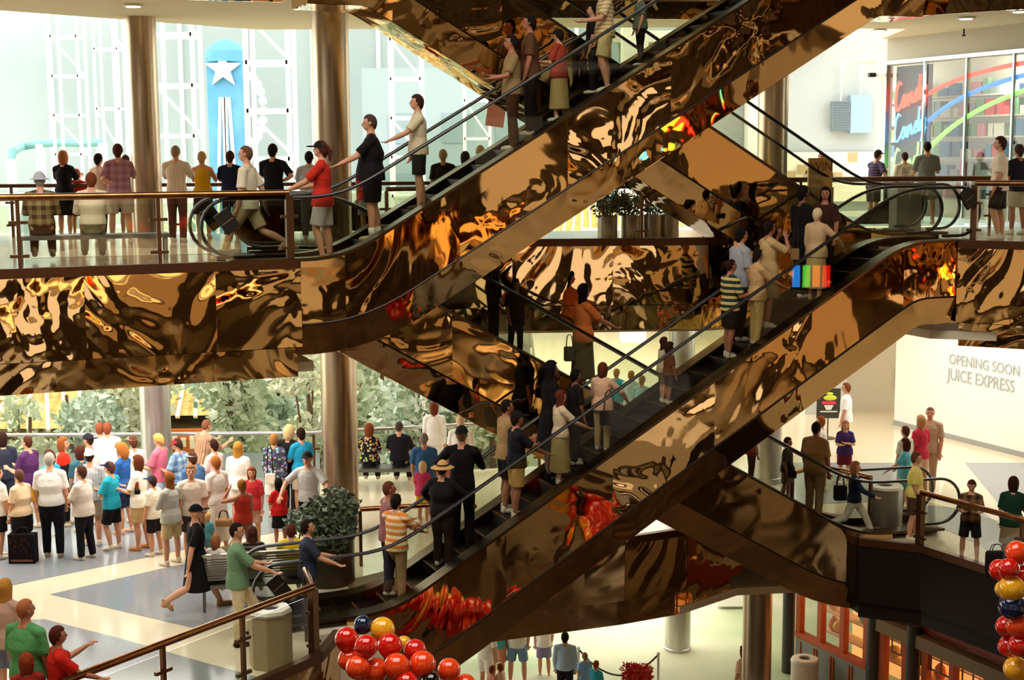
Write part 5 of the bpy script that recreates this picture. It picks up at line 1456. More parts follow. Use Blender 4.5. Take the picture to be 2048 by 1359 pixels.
stand(357, 292, 1.78, 3, 'grey-haired man in a cream shirt and brown trousers leaning on the rail', yf=483, top=('blouse', '#d2bea2', 'pin', '#c4ab8c'), bot=('pants', '#5a3222'), hair=('crop', '#8f7560'), arms=('lean', 'lean'), shoes=CRM, **C0)
stand(409, 304, 1.65, 2, 'blond woman in a yellow sleeveless top at the gallery rail', f=True, yf=476, top=('tank', '#d9a21a'), bot=('skirt', '#2c1a14'), hair=('short', '#b08a58'), arms=('lean', 'lean'), **C0)
stand(465, 303, 1.68, 0, 'person in a navy shirt at the rail, partly behind the striding man', yf=476, top=('tee', NVY), bot=('pants', '#2a2830'), hair=('short', BRN), arms=('lean', 'lean'), **C0)
stand(500, 270, 1.85, -80, 'tall man in a cream T-shirt striding left past the escalator newels', yf=519, top=('tee', '#dcccae'), bot=('shorts', '#b39a72'), hair=('crop', '#6a4630'), legs='stride', arms=('down', 'swingb'), shoes='#c9a878', turn=-8, **C0)
stand(550, 289, 1.78, 8, 'man in a black shirt and grey trousers standing at the gallery rail', yf=481, top=('blouse', BLK), bot=('pants', '#6d6a60'), hair=('short', DBR), arms=('lean', 'hip'), legs='apart', **C0)
stand(622, 304, 1.7, -5, 'man in a pale grey shirt at the rail, just left of the gold column', yf=478, top=('blouse', '#b9b9bc'), bot=('pants', '#5d605c'), hair=('short', DBR), arms=('lean', 'lean'), **C0)
stand(736, 316, 1.45, -30, 'girl in a red shirt beyond the escalator, left of the man in black', f=True, yf=474, top=('tee', '#c9331f'), bot=('skirt', '#8a8478'), hair=('long', '#a3673c'), **C0)
stand(888, 300, 1.68, 0, 'blond person in black seen over the escalator balustrade', yf=470, top=('tee', '#1c1a1c'), bot=('pants', '#333030'), hair=('short', '#a78c66'), **C0)
stand(932, 305, 1.65, 0, 'dark-haired head peeping over the escalator, left one of the small pair', yf=470, top=('tee', '#4a4240'), bot=('pants', '#333030'), hair=('bob', '#3b2b22'), **C0)
stand(962, 292, 1.72, 0, 'blond head peeping over the escalator, right one of the small pair', yf=470, top=('tee', '#cbbf9e'), bot=('pants', '#6b6458'), hair=('short', '#b89a6a'), **C0)
# --- riders of the upper escalator (coming down, facing left)
LF = -90 - 22
rider('E2', 664, 284, 'woman in red T-shirt, black cap and pale shorts at the upper escalator foot', face=-85, off=0.45, f=True, top=('tee', '#b8281a'), bot=('shorts', '#b9b0a6'), hair=('pony', '#4a2416'), hat=('cap', '#17110f'), arms=('reach', 'rail'), legs='weight', socks=None)
rider('E2', 768, 228, 'heavy man in black T-shirt, black shorts and white socks, upper escalator', face=-95, off=0.5, top=('tee', '#100e10'), bot=('shorts', '#17110f'), hair=('crop', '#4a3428'), arms=('reach', 'down'), fat=1.18, socks='#d9cdb8', shoes='#b39a78', nod=8)
rider('E2', 860, 191, 'young man in a loose cream shirt holding the handrail of the upper escalator', face=-100, off=0.6, top=('tee', '#cdbb98'), bot=('shorts', '#23201c'), hair=('short', BRN), arms=('reach', 'down'), shoes='#5a3a28')
rider('E2', 1022, 72, 'boy with dark hair and pale shirt high on the upper escalator', face=-100, off=0.6, top=('tee', '#8e744a'), bot=('pants', '#4a2a18'), hair=('short', DBR), arms=('rail', 'hold'), skin='m')
rider('E2', 1080, 20, 'tall dark-haired man in brown behind the woman in the black cap', face=-90, off=0.8, top=('tee', '#5a3a22'), bot=('pants', '#1b120d'), hair=('short', DBR), skin='m')
rider('E2', 1112, 60, 'woman in black cap, red sleeves and long cream skirt, upper escalator', face=-60, off=0.55, f=True, top=('tee', '#9c3a28'), bot=('longskirt', '#b3985e'), hair=('short', DBR), hat=('cap', BLK), arms=('hold', 'rail'))
rider('E2', 1218, -42, 'man in a striped cream T-shirt and cream shorts, head cut by the top edge', face=-100, off=0.5, top=('tee', '#d8c79a', 'stripe', '#b89a62'), bot=('shorts', '#d8c184'), hair=('short', BRN), arms=('rail', 'down'), legs='weight')
rider('E2', 1272, -20, 'person in green-grey higher up the upper escalator, cut by the top edge', face=-100, off=0.8, top=('tee', '#5f6a54'), bot=('pants', '#1a1512'), hair=('short', BRN))
rider('E2', 1180, 10, 'figure in black half hidden behind the man in stripes', face=-90, off=0.95, top=('tee', '#15100d'), bot=('pants', '#15100d'), hair=('short', DBR))
# --- upper right gallery
stand(1745, 300, 1.72, 60, 'man in a purple striped shirt and dark cap leaning on the upper right rail', yf=448, z=ZC, top=('tee', '#3b2f4a', 'stripe', '#53425f'), bot=('shorts', '#4a423c'), hair=('crop', BRN), hat=('cap', '#17141c'), arms=('lean', 'hip'), lean=8)
TB = stand(1806, 305, 1.66, -5, 'boy in a white T-shirt with dark lettering on its back, upper right', yf=446, z=ZC, top=('tee', '#ddd2b8'), bot=('shorts', '#2c4a4e'), hair=('crop', '#3a2015'), legs='apart')
for i, s_ in enumerate(('GUY', 'MY', 'MEAT')):
    text_mesh(s_, 0.11, cloth('#3a3230'), 'shirt_lettering', TB, 0.002, (0.13 if i != 1 else 0.08, -0.165, 1.24 - i * 0.1), (R(90), 0, 0)).rotation_euler = (R(90), 0, 0)
for ch in TB.children:
    if ch.name.startswith('shirt_lettering'): ch.location.x = -0.12 if 'shirt' in ch.name else 0
stand(1850, 284, 1.8, 5, 'tall man in a grey T-shirt and grey shorts in front of the neon window', yf=449, z=ZC, top=('tee', '#6f7268'), bot=('shorts', '#747568'), hair=('crop', '#241810'), legs='apart', arms=('hold', 'hold'))
stand(1995, 274, 1.84, -70, 'man in a pale T-shirt and dark shorts by the upper right railing post', yf=480, z=ZC, top=('tee', '#e2cdb2'), bot=('shorts', '#2b1f1c'), hair=('short', BRN), legs='weight')
stand(2032, 290, 1.74, -20, 'person in a dark navy T-shirt with a hand on the hip at the right edge', yf=468, z=ZC, top=('tee', '#1c1822'), bot=('shorts', '#b5a58c'), hair=('short', '#3d2a22'), arms=('down', 'hip'), skin='m')
stand(1640, 306, 1.7, 180, 'person hidden behind the tan kiosk, only the head showing', yf=450, z=ZC, top=('tee', '#8a5a3a'), bot=('pants', '#4a3322'), hair=('crop', '#6a3a24'))
# --- riders of the front escalator, going up to the right
UPF = 68
rider('E1', 775, 964, 'rider in a mauve shirt with one arm stretched out along the far handrail', off=0.85, top=('tee', '#8a5a58'), bot=('pants', '#2d2a3a'), hair=('crop', '#5c3522'), arms=('rail', 'reach'), skin='m')
rider('E1', 795, 990, 'boy in orange and white striped T-shirt and khaki trousers at the escalator foot', face=30, off=0.45, top=('tee', '#d9833a', 'wide', '#ecd2a4'), bot=('pants', '#a8875e'), hair=('short', DBR), arms=('reach', 'reach'), legs='stepup', shoes='#b5854e')
rider('E1', 868, 925, 'broad man in black with a straw hat on the front escalator', off=0.55, face=20, top=('long', '#120e0d'), bot=('pants', '#2a1c14'), hair=('crop', BRN), hat=('straw', '#c79a5c'), arms=('side', 'side'), fat=1.2)
rider('E1', 930, 840, 'person all in black with a light-banded cap on the front escalator', off=0.75, face=10, top=('long', '#0c0a0b'), bot=('pants', '#0c0a0b'), hair=('crop', '#8a6a4a'), hat=('backcap', '#120d0c'), arms=('side', 'reach'), shoes='#120d0c')
rider('E1', 998, 800, 'tall rider in a pale brown shirt and dark shorts behind the youth in black', off=0.85, top=('tee', '#a38152'), bot=('shorts', '#15151c'), hair=('crop', DBR), skin='m', arms=('down', 'hold'))
rider('E1', 1018, 824, 'youth with black vest over white shorts reaching for the near handrail', off=0.42, top=('tee', '#14131a'), bot=('shorts', '#d3a45e'), hair=('short', DBR), hat=('cap', '#17110f'), arms=('hold', 'reach'), skin='m')
rider('E1', 1090, 724, 'tall figure in black with long dark hair on the middle of the front escalator', off=0.9, f=True, top=('dress', '#0b0908'), hair=('long', '#0f0a08'), shoes='#15100d', skin='d')
rider('E1', 1110, 782, 'woman with long brown hair, white top and pale skirt on the front escalator', off=0.5, f=True, top=('blouse', '#d6bc98'), bot=('longskirt', '#a9905a'), hair=('long', '#5a2614'), arms=('down', 'reach'))
rider('E1', 1136, 740, 'dark figure with short black hair just left of the woman in the cream jacket', off=0.8, top=('tee', '#1a1210'), bot=('pants', '#140e0c'), hair=('short', '#100a08'), skin='d')
rider('E1', 1190, 728, 'woman in a cream jacket and cream trousers with bobbed brown hair', off=0.6, f=True, face=25, top=('jacket', '#d3a684'), bot=('pants', '#b39664'), hair=('bob', '#5a2614'), arms=('hold', 'side'))
rider('E1', 1311, 677, 'long-haired girl in a pale top midway up the front escalator', off=0.75, f=True, top=('tee', '#b7a780'), bot=('shorts', '#7a5a3a'), hair=('long', '#3a190d'))
rider('E1', 1346, 697, 'small dark-haired child beside the long-haired girl on the escalator', off=0.55, top=('tee', '#6a3a20'), bot=('shorts', '#3a2418'), hair=('curly', '#2b140b'), skin='m')
rider('E1', 1440, 520, 'rider in a dark and cream striped shirt on the upper part of the front escalator', off=0.65, top=('tee', '#1f3326', 'wide', '#cdb06c'), bot=('shorts', '#23140e'), hair=('crop', '#2a120a'), skin='m', arms=('down', 'hold'))
rider('E1', 1505, 500, 'woman in a cream top and trousers with a thin bag strap across her back', off=0.45, f=True, top=('tee', '#c39a66'), bot=('pants', '#c2a05e'), hair=('short', DBR), arms=('rail', 'reach'))
rider('E1', 1540, 443, 'woman in cream raising a camera near the top of the front escalator', off=0.75, f=True, top=('tee', '#c2a16c'), bot=('skirt', '#8a7248'), hair=('short', '#1a100b'), arms=('cam', 'cam'), skin='m')
rider('E1', 1480, 438, 'dark-haired rider in white standing left of the woman with the camera', off=1.0, top=('tee', '#9d9ca0'), bot=('pants', '#2a1c18'), hair=('short', '#0f0b0a'))
rider('E1', 1614, 418, 'white-haired woman in a cream jacket and pleated skirt reaching to the handrail', off=0.5, f=True, face=40, top=('jacket', '#c9a67a'), bot=('longskirt', '#c4ab72'), hair=('short', '#d9bf94'), arms=('down', 'side'), shoes='#b89a70')
rider('E1', 1612, 372, 'man in black at the top of the front escalator, left of the girl in brown', off=0.95, top=('long', '#0e0b0b'), bot=('pants', '#0d0b0b'), hair=('short', '#0f0b09'), skin='d')
rider('E1', 1660, 376, 'long-haired girl in brown at the top of the front escalator, facing the viewer', off=0.85, face=200, f=True, top=('tee', '#3c2013'), bot=('pants', '#2a1a12'), hair=('long', '#170d0a'), skin='m')
# --- riders of the escalator behind
rider('E3', 1050, 560, 'dark-haired figure with a brown bag on the escalator behind, upper part', off=0.5, face=150, top=('tee', '#2a1810'), bot=('pants', '#1d130d'), hair=('short', '#0f0a08'), skin='d')
rider('E3', 985, 490, 'figure in dark trousers on the rear escalator, head hidden by the upper one', off=0.5, face=80, top=('long', '#15100e'), bot=('pants', '#1d130d'), hair=('short', DBR), legs='apart')
rider('E3', 1157, 570, 'woman in an orange T-shirt and brown skirt seen from behind on the rear escalator', off=0.5, face=60, f=True, top=('tee', '#c76a2c'), bot=('longskirt', '#5a4a2c'), hair=('long', '#0f0907'), arms=('down', 'reach'), skin='m')
rider('E3', 1521, 845, 'rider in a bright orange-red top and brown trousers under the front escalator', off=0.6, face=80, top=('tee', '#e0441a'), bot=('pants', '#6a4428'), hair=('short', BRN))
rider('E3', 1592, 876, 'boy in a dark shirt with a dark bag beside the big man in khaki', off=0.85, face=120, top=('tee', '#2a1f24'), bot=('shorts', '#8c7658'), hair=('short', BRN))
rider('E3', 1626, 845, 'big man in a khaki shirt and khaki trousers seen from behind', off=0.5, face=40, top=('tee', '#a5804f'), bot=('pants', '#9b7a4c'), hair=('crop', '#23140d'), arms=('down', 'down'), fat=1.15, skin='m')
stand(1706, 915, 1.5, 110, 'woman in a navy top and white trousers stepping off the right escalator', yf=1072, f=True, top=('long', '#172138'), bot=('pants', '#e0d4c0'), hair=('bob', '#9a6236'), arms=('down', 'reach'), legs='stride')
stand(1826, 905, 1.6, 110, 'woman in a pale yellow blouse and brown shorts at the foot of the right escalator', yf=1078, f=True, top=('blouse', '#e0d070'), bot=('shorts', '#4e3424'), hair=('short', '#5f3a26'), fat=1.1)
# --- lower hall, right
stand(1691, 842, 1.35, 185, 'girl in a purple T-shirt facing the viewer beyond the right escalator', f=True, top=('tee', '#3d2556'), bot=('shorts', '#6e1f2c'), hair=('long', '#a3683c'), arms=('fold', 'hold'))
stand(1694, 766, 1.72, -70, 'man in a white T-shirt beside the dark poster stand', top=('tee', '#eceae2'), bot=('shorts', '#d9dcae'), hair=('short', '#6e3e1e'))
stand(1643, 833, 1.6, -60, 'auburn-haired person in white half hidden behind the khaki man', top=('tee', '#ece2d2'), bot=('shorts', '#d9cfba'), hair=('short', '#a3572c'))
stand(1812, 853, 1.55, -40, 'child with brown hair just left of the woman in magenta', top=('tee', '#d8cfb8'), bot=('shorts', '#d09a8c'), hair=('short', '#5a2f1e'))
stand(1843, 832, 1.66, -30, 'blond woman in a magenta top and pink shorts beside the tall khaki man', f=True, top=('tee', '#c8324a'), bot=('shorts', '#e0b89c'), hair=('bob', '#c08a5a'))
stand(1861, 810, 1.8, 200, 'tall man in a light brown shirt and trousers walking towards the viewer', top=('tee', '#b8997a'), bot=('pants', '#a3825e'), hair=('crop', '#6e4a34'), legs='walk', shoes='#3a4a5a')
stand(1812, 880, 1.4, -60, 'child in a light cyan top in front of the magenta woman', top=('tee', '#5fb6c4'), bot=('shorts', '#5fa8b4'), hair=('curly', '#4a2414'), arms=('side', 'down'))
stand(1938, 960, 1.45, 200, 'girl in a brown plaid shirt and dark shorts by the lower right railing', yf=1122, f=True, top=('blouse', '#8a6238', 'plaid', '#3a2418'), bot=('shorts', '#1c1c20'), hair=('short', '#4a1f12'), arms=('hold', 'hold'), nod=20, legs='apart')
stand(2020, 955, 1.6, 20, 'woman in a dark green top at the right edge behind the railing', yf=1135, f=True, top=('tee', '#163626'), bot=('skirt', '#a08464'), hair=('bob', '#2f140c'), arms=('down', 'hold'))
for px, yh, c, lb in ((1233, 738, '#39a9c4', 'far small person in cyan seen through the crossing handrails'), (1262, 742, '#cfe0e8', 'far small person in white right of the cyan one'), (1284, 752, '#a8d0dc', 'far small person in pale blue next to the handrail crossing')):
    stand(px, yh, 1.6, 30, lb, top=('tee', c), bot=('shorts', '#d9d4c8'), hair=('short', '#a3703c'))
# --- the queue and crowd on the left
def Q(x, yh, h, face, label, **k): return stand(x, yh, h, face, label, **k)
Q(4, 866, 1.72, -30, 'dark-haired person cut by the left edge at the back of the queue', top=('tee', '#2a2c3c'), bot=('pants', '#2a2c3c'), hair=('bob', '#2a1710'))
Q(55, 873, 1.78, -70, 'man in a purple T-shirt and yellow shorts at the left back of the queue', top=('tee', '#4c2350'), bot=('shorts', '#e0a41c'), hair=('crop', '#4a2414'), arms=('hold', 'hold'), fat=1.12)
Q(124, 876, 1.7, 75, 'auburn-haired woman in a red and black top looking right', f=True, top=('long', '#17141a', 'yoke', '#d42a12'), bot=('pants', '#15151a'), hair=('bob', '#8a4a20'))
Q(178, 868, 1.78, -70, 'man in a white shirt and dark cap looking left above the white-capped man', top=('tee', '#e8ded0'), bot=('shorts', '#c9b9a0'), hair=('crop', BRN), hat=('backcap', '#1c1c24'))
Q(199, 846, 1.72, 10, 'left one of two pale-dressed people at the pale railing', top=('tee', '#f4efe6'), bot=('shorts', '#efe6da'), hair=('short', '#8a4a30'))
Q(214, 846, 1.72, -10, 'right one of two pale-dressed people at the pale railing', top=('tee', '#f4efe6'), bot=('shorts', '#efe6da'), hair=('short', '#8a4a30'))
Q(160, 893, 1.63, -40, 'dark brown-haired woman just left of the white cap', f=True, top=('tee', '#35606a'), bot=('shorts', '#35606a'), hair=('bob', '#4a1f14'))
Q(178, 900, 1.76, -10, 'man in a grey T-shirt and white cap with backpack straps', top=('tee', '#bdbbb8', 'pin', '#a9a5a4'), bot=('shorts', '#a58c74'), hair=('crop', BRN), hat=('backcap', '#e6ddca'))
Q(99, 903, 1.62, -60, 'woman in cyan with brown hair mostly hidden behind the white-shirted man', f=True, top=('tee', '#2f9ab0'), bot=('shorts', '#3a6a7a'), hair=('curly', '#4a2418'))
Q(244, 888, 1.7, -75, 'woman with curly ginger hair and a blue top bending her head', f=True, top=('tee', '#2a5a9c'), bot=('shorts', '#1c2438'), hair=('curly', '#a8642c'), nod=25, shoes='#d9b49a', arms=('hold', 'hold'))
Q(266, 873, 1.68, -40, 'person in white with a pink visor behind the ginger-haired woman', top=('tee', '#ece0d6'), bot=('shorts', '#b9c4d0'), hair=('short', '#5a3424'), hat=('visor', '#d97a6a'))
Q(318, 868, 1.74, -75, 'blond person in a pink T-shirt looking down, before the silver column', top=('tee', '#d46a7c'), bot=('shorts', '#c9d4de'), hair=('short', '#c9a050'), nod=22, arms=('hold', 'hold'))
Q(356, 878, 1.66, -70, 'person in a red cap and blue plaid shirt looking down', top=('tee', '#51749a', 'plaid', '#9db6cc'), bot=('shorts', '#6a5a44'), hair=('short', BRN), hat=('cap', '#b8202a'), nod=25, arms=('hold', 'hold'))
Q(398, 840, 1.8, 35, 'man in a brown striped shirt leaning at the back railing', top=('blouse', '#b08a6a', 'pin', '#8a6448'), bot=('pants', '#9fb0c4'), hair=('crop', '#7a4a34'), lean=14, arms=('lean', 'lean'))
Q(428, 880, 1.64, -60, 'dark-haired woman in a pale pink top near the middle of the queue', f=True, top=('tee', '#e6c6bc'), bot=('shorts', '#8a8478'), hair=('short', '#2f140c'), arms=('hold', 'hold'))
Q(475, 885, 1.66, 5, 'woman with very long golden hair and a white sweater, back turned', f=True, top=('sweater', '#f0e8dc'), bot=('shorts', '#e6dccb'), hair=('long', '#a9762c'))
Q(547, 868, 1.64, 5, 'woman in a dark patterned jacket and white skirt carrying a cream purse', f=True, top=('jacket', '#4a4a5c', 'floral', '#8a8a9c'), bot=('skirt', '#e8dece'), hair=('short', '#a06a34'))
Q(577, 853, 1.72, 20, 'dark-jacketed person with fair hair behind the woman in cyan', top=('long', '#17120f'), bot=('pants', '#2a2420'), hair=('curly', '#d0b07a'))
Q(602, 857, 1.72, -30, 'dark-haired woman in bright cyan holding a blond toddler', f=True, top=('tee', '#1f93b8'), bot=('shorts', '#c9b39a'), hair=('short', '#241008'), arms=('hold', 'hold'))
Q(615, 898, 1.8, 190, 'man in a pale shirt, black cap and black trousers walking towards the viewer', top=('blouse', '#b8b2ac'), bot=('pants', '#12100f'), hair=('crop', BRN), hat=('cap', '#17110e'), legs='walk', arms=('side', 'side'), shoes='#17110e')
Q(561, 958, 1.42, -40, 'girl with long black hair, red T-shirt and black skirt', yf=1090, f=True, top=('tee', '#c01a14'), bot=('skirt', '#100d0d'), hair=('long', '#0f0a08'), skin='m', arms=('hold', 'down'))
Q(2, 935, 1.72, 40, 'white-shirted person in black shorts cut by the left edge', yf=1115, top=('tee', '#ece6da'), bot=('shorts', '#15131a'), hair=('short', BRN))
Q(48, 940, 1.6, -60, 'short-haired woman in a beige blouse and black shorts behind the black bag', yf=1118, f=True, top=('blouse', '#dcbc98'), bot=('shorts', '#17141a'), hair=('short', '#5a3a28'), fat=1.2)
Q(108, 906, 1.78, -10, 'grey-haired man in a white shirt and black trousers, back turned', yf=1112, top=('blouse', '#d6d2cc'), bot=('pants', '#0e0e14'), hair=('crop', '#a39888'), fat=1.15, shoes='#b59a80')
Q(172, 932, 1.6, -70, 'person in a cream T-shirt and black trousers with folded arms', yf=1117, top=('tee', '#cdbeb2'), bot=('pants', '#100f16'), hair=('short', '#4a2a1c'), arms=('fold', 'fold'), fat=1.12)
Q(228, 924, 1.6, -75, 'boy in a turquoise T-shirt, black cap and black shorts', yf=1098, top=('tee', '#1f97ac'), bot=('shorts', '#0f0d12'), hair=('short', '#5a3320'), hat=('cap', '#15121a'), arms=('fold', 'hold'), legs='weight')
Q(284, 912, 1.62, -75, 'woman in a white top and khaki shorts holding a dark camera', yf=1098, f=True, top=('tee', '#eee6d4'), bot=('shorts', '#bd9c68'), hair=('bob', '#5f2c14'), arms=('hold', 'hold'), shoes='#c98a5a')
Q(311, 952, 1.42, -70, 'boy in a blue cap, white T-shirt and black shorts', yf=1110, top=('tee', '#e6d9c0'), bot=('shorts', '#17141a'), hair=('short', BRN), hat=('cap', '#24344e'))
Q(346, 946, 1.62, -60, 'woman with long curly auburn hair, grey sweater and khaki shorts', yf=1128, f=True, top=('sweater', '#b7b4a8'), bot=('shorts', '#c4a878'), hair=('long', '#8a5020'), arms=('fold', 'fold'), legs='apart')
Q(388, 930, 1.74, 165, 'man in a cream polo shirt facing the viewer behind the woman in black', yf=1118, top=('tee', '#e2cdb8'), bot=('shorts', '#4a3a3a'), hair=('short', '#8a5a34'))
Q(385, 905, 1.66, -50, 'person in a blue shirt and white visor behind the cream polo shirt', top=('tee', '#4a6a94'), bot=('shorts', '#8a8478'), hair=('short', '#4a2a1c'), hat=('visor', '#ece4d0'))
Q(438, 913, 1.7, -50, 'auburn-haired woman in a white blouse and long cream skirt with a basket', yf=1102, f=True, top=('blouse', '#e0d4c8'), bot=('longskirt', '#e2d6c2'), hair=('short', '#9a5a28'), arms=('down', 'bag'))
Q(489, 960, 1.62, -40, 'woman in a red sleeveless top with her hair pinned up', yf=1128, f=True, top=('tank', '#b3301c'), bot=('short', '#8a4a28'), hair=('bun', '#8a5424'), arms=('up', 'down'), skin='m')
Q(503, 935, 1.45, 170, 'girl with brown hair in a red top behind the woman in red', f=True, top=('tee', '#cc3438'), bot=('shorts', '#c9a48a'), hair=('bob', '#7a3f22'))
Q(396, 997, 1.66, 60, 'woman in a black dress and black cap striding to the right', yf=1222, f=True, top=('dress', '#0c0a0a'), hair=('none', BRN), hat=('cap', '#0c0a0a'), legs='stride', arms=('up', 'swingb'), shoes='#a8865c', turn=10)
Q(418, 1036, 0.98, 30, 'blond toddler in a teal T-shirt behind the woman in black', yf=1122, top=('tee', '#4f8f94'), bot=('shorts', '#5a8488'), hair=('short', '#d0a566'))
Q(478, 1046, 1.74, 70, 'youth in a green T-shirt and cream trousers holding the escalator handrail', yf=1288, top=('tee', '#6a8a64'), bot=('pants', '#d3bf94'), hair=('crop', '#1c110c'), arms=('rail', 'reach'), legs='stepup', shoes='#2a140c', turn=15)
Q(618, 1040, 1.74, 80, 'man in a denim-blue shirt and dark vest at the foot of the front escalator', yf=1252, top=('tee', '#2b3040'), bot=('pants', '#17141a'), hair=('short', '#1f120c'), arms=('rail', 'reach'), nod=-10)
q = BF.location
for dx, lb, kw in ((-0.05, 'long-haired girl in a dark striped top sitting on the bench with the backrest', dict(f=True, top=('tee', '#1c1614', 'stripe', '#6a5a4c'), hair=('long', '#4a2418'))),
                   (0.55, 'boy in a bright yellow T-shirt sitting on the bench with the backrest', dict(top=('tee', '#dfb80c'), hair=('short', '#5a2614'))),
                   (-0.62, 'child in white sitting at the left end of the bench behind the green T-shirt', dict(top=('tee', '#e6dccb'), hair=('bob', '#9a6236')))):
    person(q.x + dx * math.cos(R(12)), q.y + dx * math.sin(R(12)), 0, -12 if dx > -0.3 else 20, 1.45 if dx > -0.3 else 1.25, lb, legs='sit', arms=('lap', 'lap'), seat=0.46, bot=('pants', '#4a4a52'), **kw)
q = BR.location
person(q.x - 0.32, q.y, 0, 0, 1.62, 'seated woman in a dark floral blouse right of the gold column', legs='sit', arms=('lap', 'lap'), f=True, top=('blouse', '#1a1410', 'floral', '#d0803c'), bot=('pants', '#1f1a18'), hair=('curly', '#7a3a1e'), fat=1.15)
person(q.x + 0.32, q.y, 0, 4, 1.74, 'seated man in a dark vest beside the woman in the floral blouse', legs='sit', arms=('lap', 'lap'), top=('tee', '#15131c'), bot=('pants', '#1c1a20'), hair=('crop', '#4a3a34'), fat=1.12)
Q(868, 805, 1.72, 5, 'auburn-haired woman in a loose white blouse at the back railing', f=True, top=('sweater', '#f4f0e6'), bot=('pants', '#efe9de'), hair=('bob', '#6a321c'))
Q(921, 832, 1.74, 10, 'pale-dressed person between the woman in white and the rider in black', top=('tee', '#efe8de'), bot=('shorts', '#b8b4ba'), hair=('short', '#d9b894'))
Q(848, 867, 1.7, 0, 'grey-haired man in a blue T-shirt behind the straw hat', top=('tee', '#3a6494'), bot=('shorts', '#a9a08c'), hair=('crop', '#8a7a70'))
Q(845, 925, 1.2, 10, 'blond child in a magenta top and dark hair band behind the straw hat', f=True, top=('tee', '#c23a5c'), bot=('shorts', '#d0a81c'), hair=('bob', '#d6b480'))
Q(893, 898, 1.3, -5, 'fair-haired girl in a pink floral dress behind the rider in black', f=True, top=('dress', '#d98a80', 'floral', '#f0c0a8'), hair=('short', '#b8854c'))
# foreground, bottom left
Q(8, 1160, 1.66, 10, 'girl with long blond hair at the left edge, lower corner', f=True, top=('tee', '#b08a78'), bot=('shorts', '#6a6a80'), hair=('verylong', '#a8702c'))
Q(48, 1200, 1.84, 20, 'bald-headed man in a green T-shirt in the lower left corner', top=('tee', '#4f8a50'), bot=('shorts', '#6a6450'), hair=('crop', '#9a5a34'), fat=1.15, skin='m', turn=25)
Q(112, 1254, 1.62, 60, 'woman in a red T-shirt gesturing with one hand, lower left corner', f=True, top=('tee', '#b81c10'), bot=('shorts', '#3a3030'), hair=('short', '#4a1a10'), arms=('wave', 'reach'), skin='m')
Q(52, 1312, 1.3, -20, 'child with curly red-brown hair at the bottom left edge', top=('tee', '#8a2418'), bot=('shorts', '#3a3030'), hair=('curly', '#7a3012'))
# lowest level
ZA = -5.35
stand(1130, 1265, 1.72, 8, 'person in a light blue shirt seen from behind on the lowest level', z=ZA, top=('long', '#a9c0d6'), bot=('pants', '#1c1c24'), hair=('short', '#23140d'))
stand(1170, 1306, 1.15, -20, 'small child with light brown hair beside the light blue shirt', z=ZA, top=('tee', '#7ea4c0'), bot=('shorts', '#7ea4c0'), hair=('short', '#8a5a34'))
stand(1192, 1322, 1.2, 40, 'small child in turquoise right of the light blue shirt', z=ZA, top=('tee', '#39a0b8'), bot=('shorts', '#39a0b8'), hair=('short', '#8a4a24'))
stand(1035, 1210, 1.74, 6, 'person in blue denim shorts on the lowest level, head hidden by the ledge', z=ZA, yf=1368, top=('tee', '#e6e0d4'), bot=('shorts', '#6f8fb0'), hair=('short', BRN), legs='apart')
stand(1088, 1225, 1.62, -10, 'person in purple shorts on the lowest level, head hidden by the ledge', z=ZA, yf=1352, top=('tee', '#efe9df'), bot=('shorts', '#8c84a4'), hair=('short', BRN))
stand(996, 1215, 1.66, 20, 'person in a turquoise top under the lower ledge at the left', z=ZA, yf=1366, top=('tee', '#4fa8a8'), bot=('shorts', '#c98a6a'), hair=('short', BRN))
stand(972, 1240, 1.7, 30, 'person in white at the left of the lowest level group', z=ZA, yf=1385, top=('tee', '#f2ece0'), bot=('shorts', '#ece4d6'), hair=('short', '#8a5a34'))
stand(984, 1332, 1.2, 60, 'left one of two small dark-haired children at the bottom edge', z=ZA, top=('tee', '#c98a78'), bot=('shorts', '#c98a78'), hair=('short', '#7a3a1c'))
stand(1000, 1328, 1.2, -60, 'right one of two small dark-haired children at the bottom edge', z=ZA, top=('tee', '#d8b4a4'), bot=('shorts', '#c98a78'), hair=('short', '#7a3a1c'))
stand(1488, 1293, 1.6, -40, 'woman in pale pink with brown hair left of the gold lower column', z=ZA, f=True, top=('tee', '#efc8b4'), bot=('shorts', '#d9b8a4'), hair=('bob', '#5a2414'))
# toddler carried by the woman in cyan
q = atz(605, 873, 1.45); person(q.x, q.y - 0.22, 0.62, 150, 0.86, 'blond toddler carried by the woman in cyan', top=('tee', '#c9dbe0'), bot=('shorts', '#5f9ab0'), hair=('curly', '#d9b070'), arms=('around', 'around'), legs='stepup')

# add the facial features into the fused bodies
dg = bpy.context.evaluated_depsgraph_get()
for bo, fb in BODIES:
    me = bpy.data.meshes.new_from_object(bo.evaluated_get(dg))
    bo.modifiers.clear()
    bm = bmesh.new(); bm.from_mesh(me)
    base = len(me.materials) or 1
    me.materials.clear(); me.materials.append(bo.data.materials[0]); me.materials.append(EYEM); me.materials.append(LIPM)
    vs = [bm.verts.new(v) for v in fb.v]
    for f_, mi in zip(fb.f, fb.mi):
        try: nf = bm.faces.new([vs[i] for i in f_]); nf.material_index = 1 + mi; nf.smooth = True
        except ValueError: pass
    bm.to_mesh(me); bm.free()
    me.polygons.foreach_set('use_smooth', [True] * len(me.polygons))
    bo.data = me
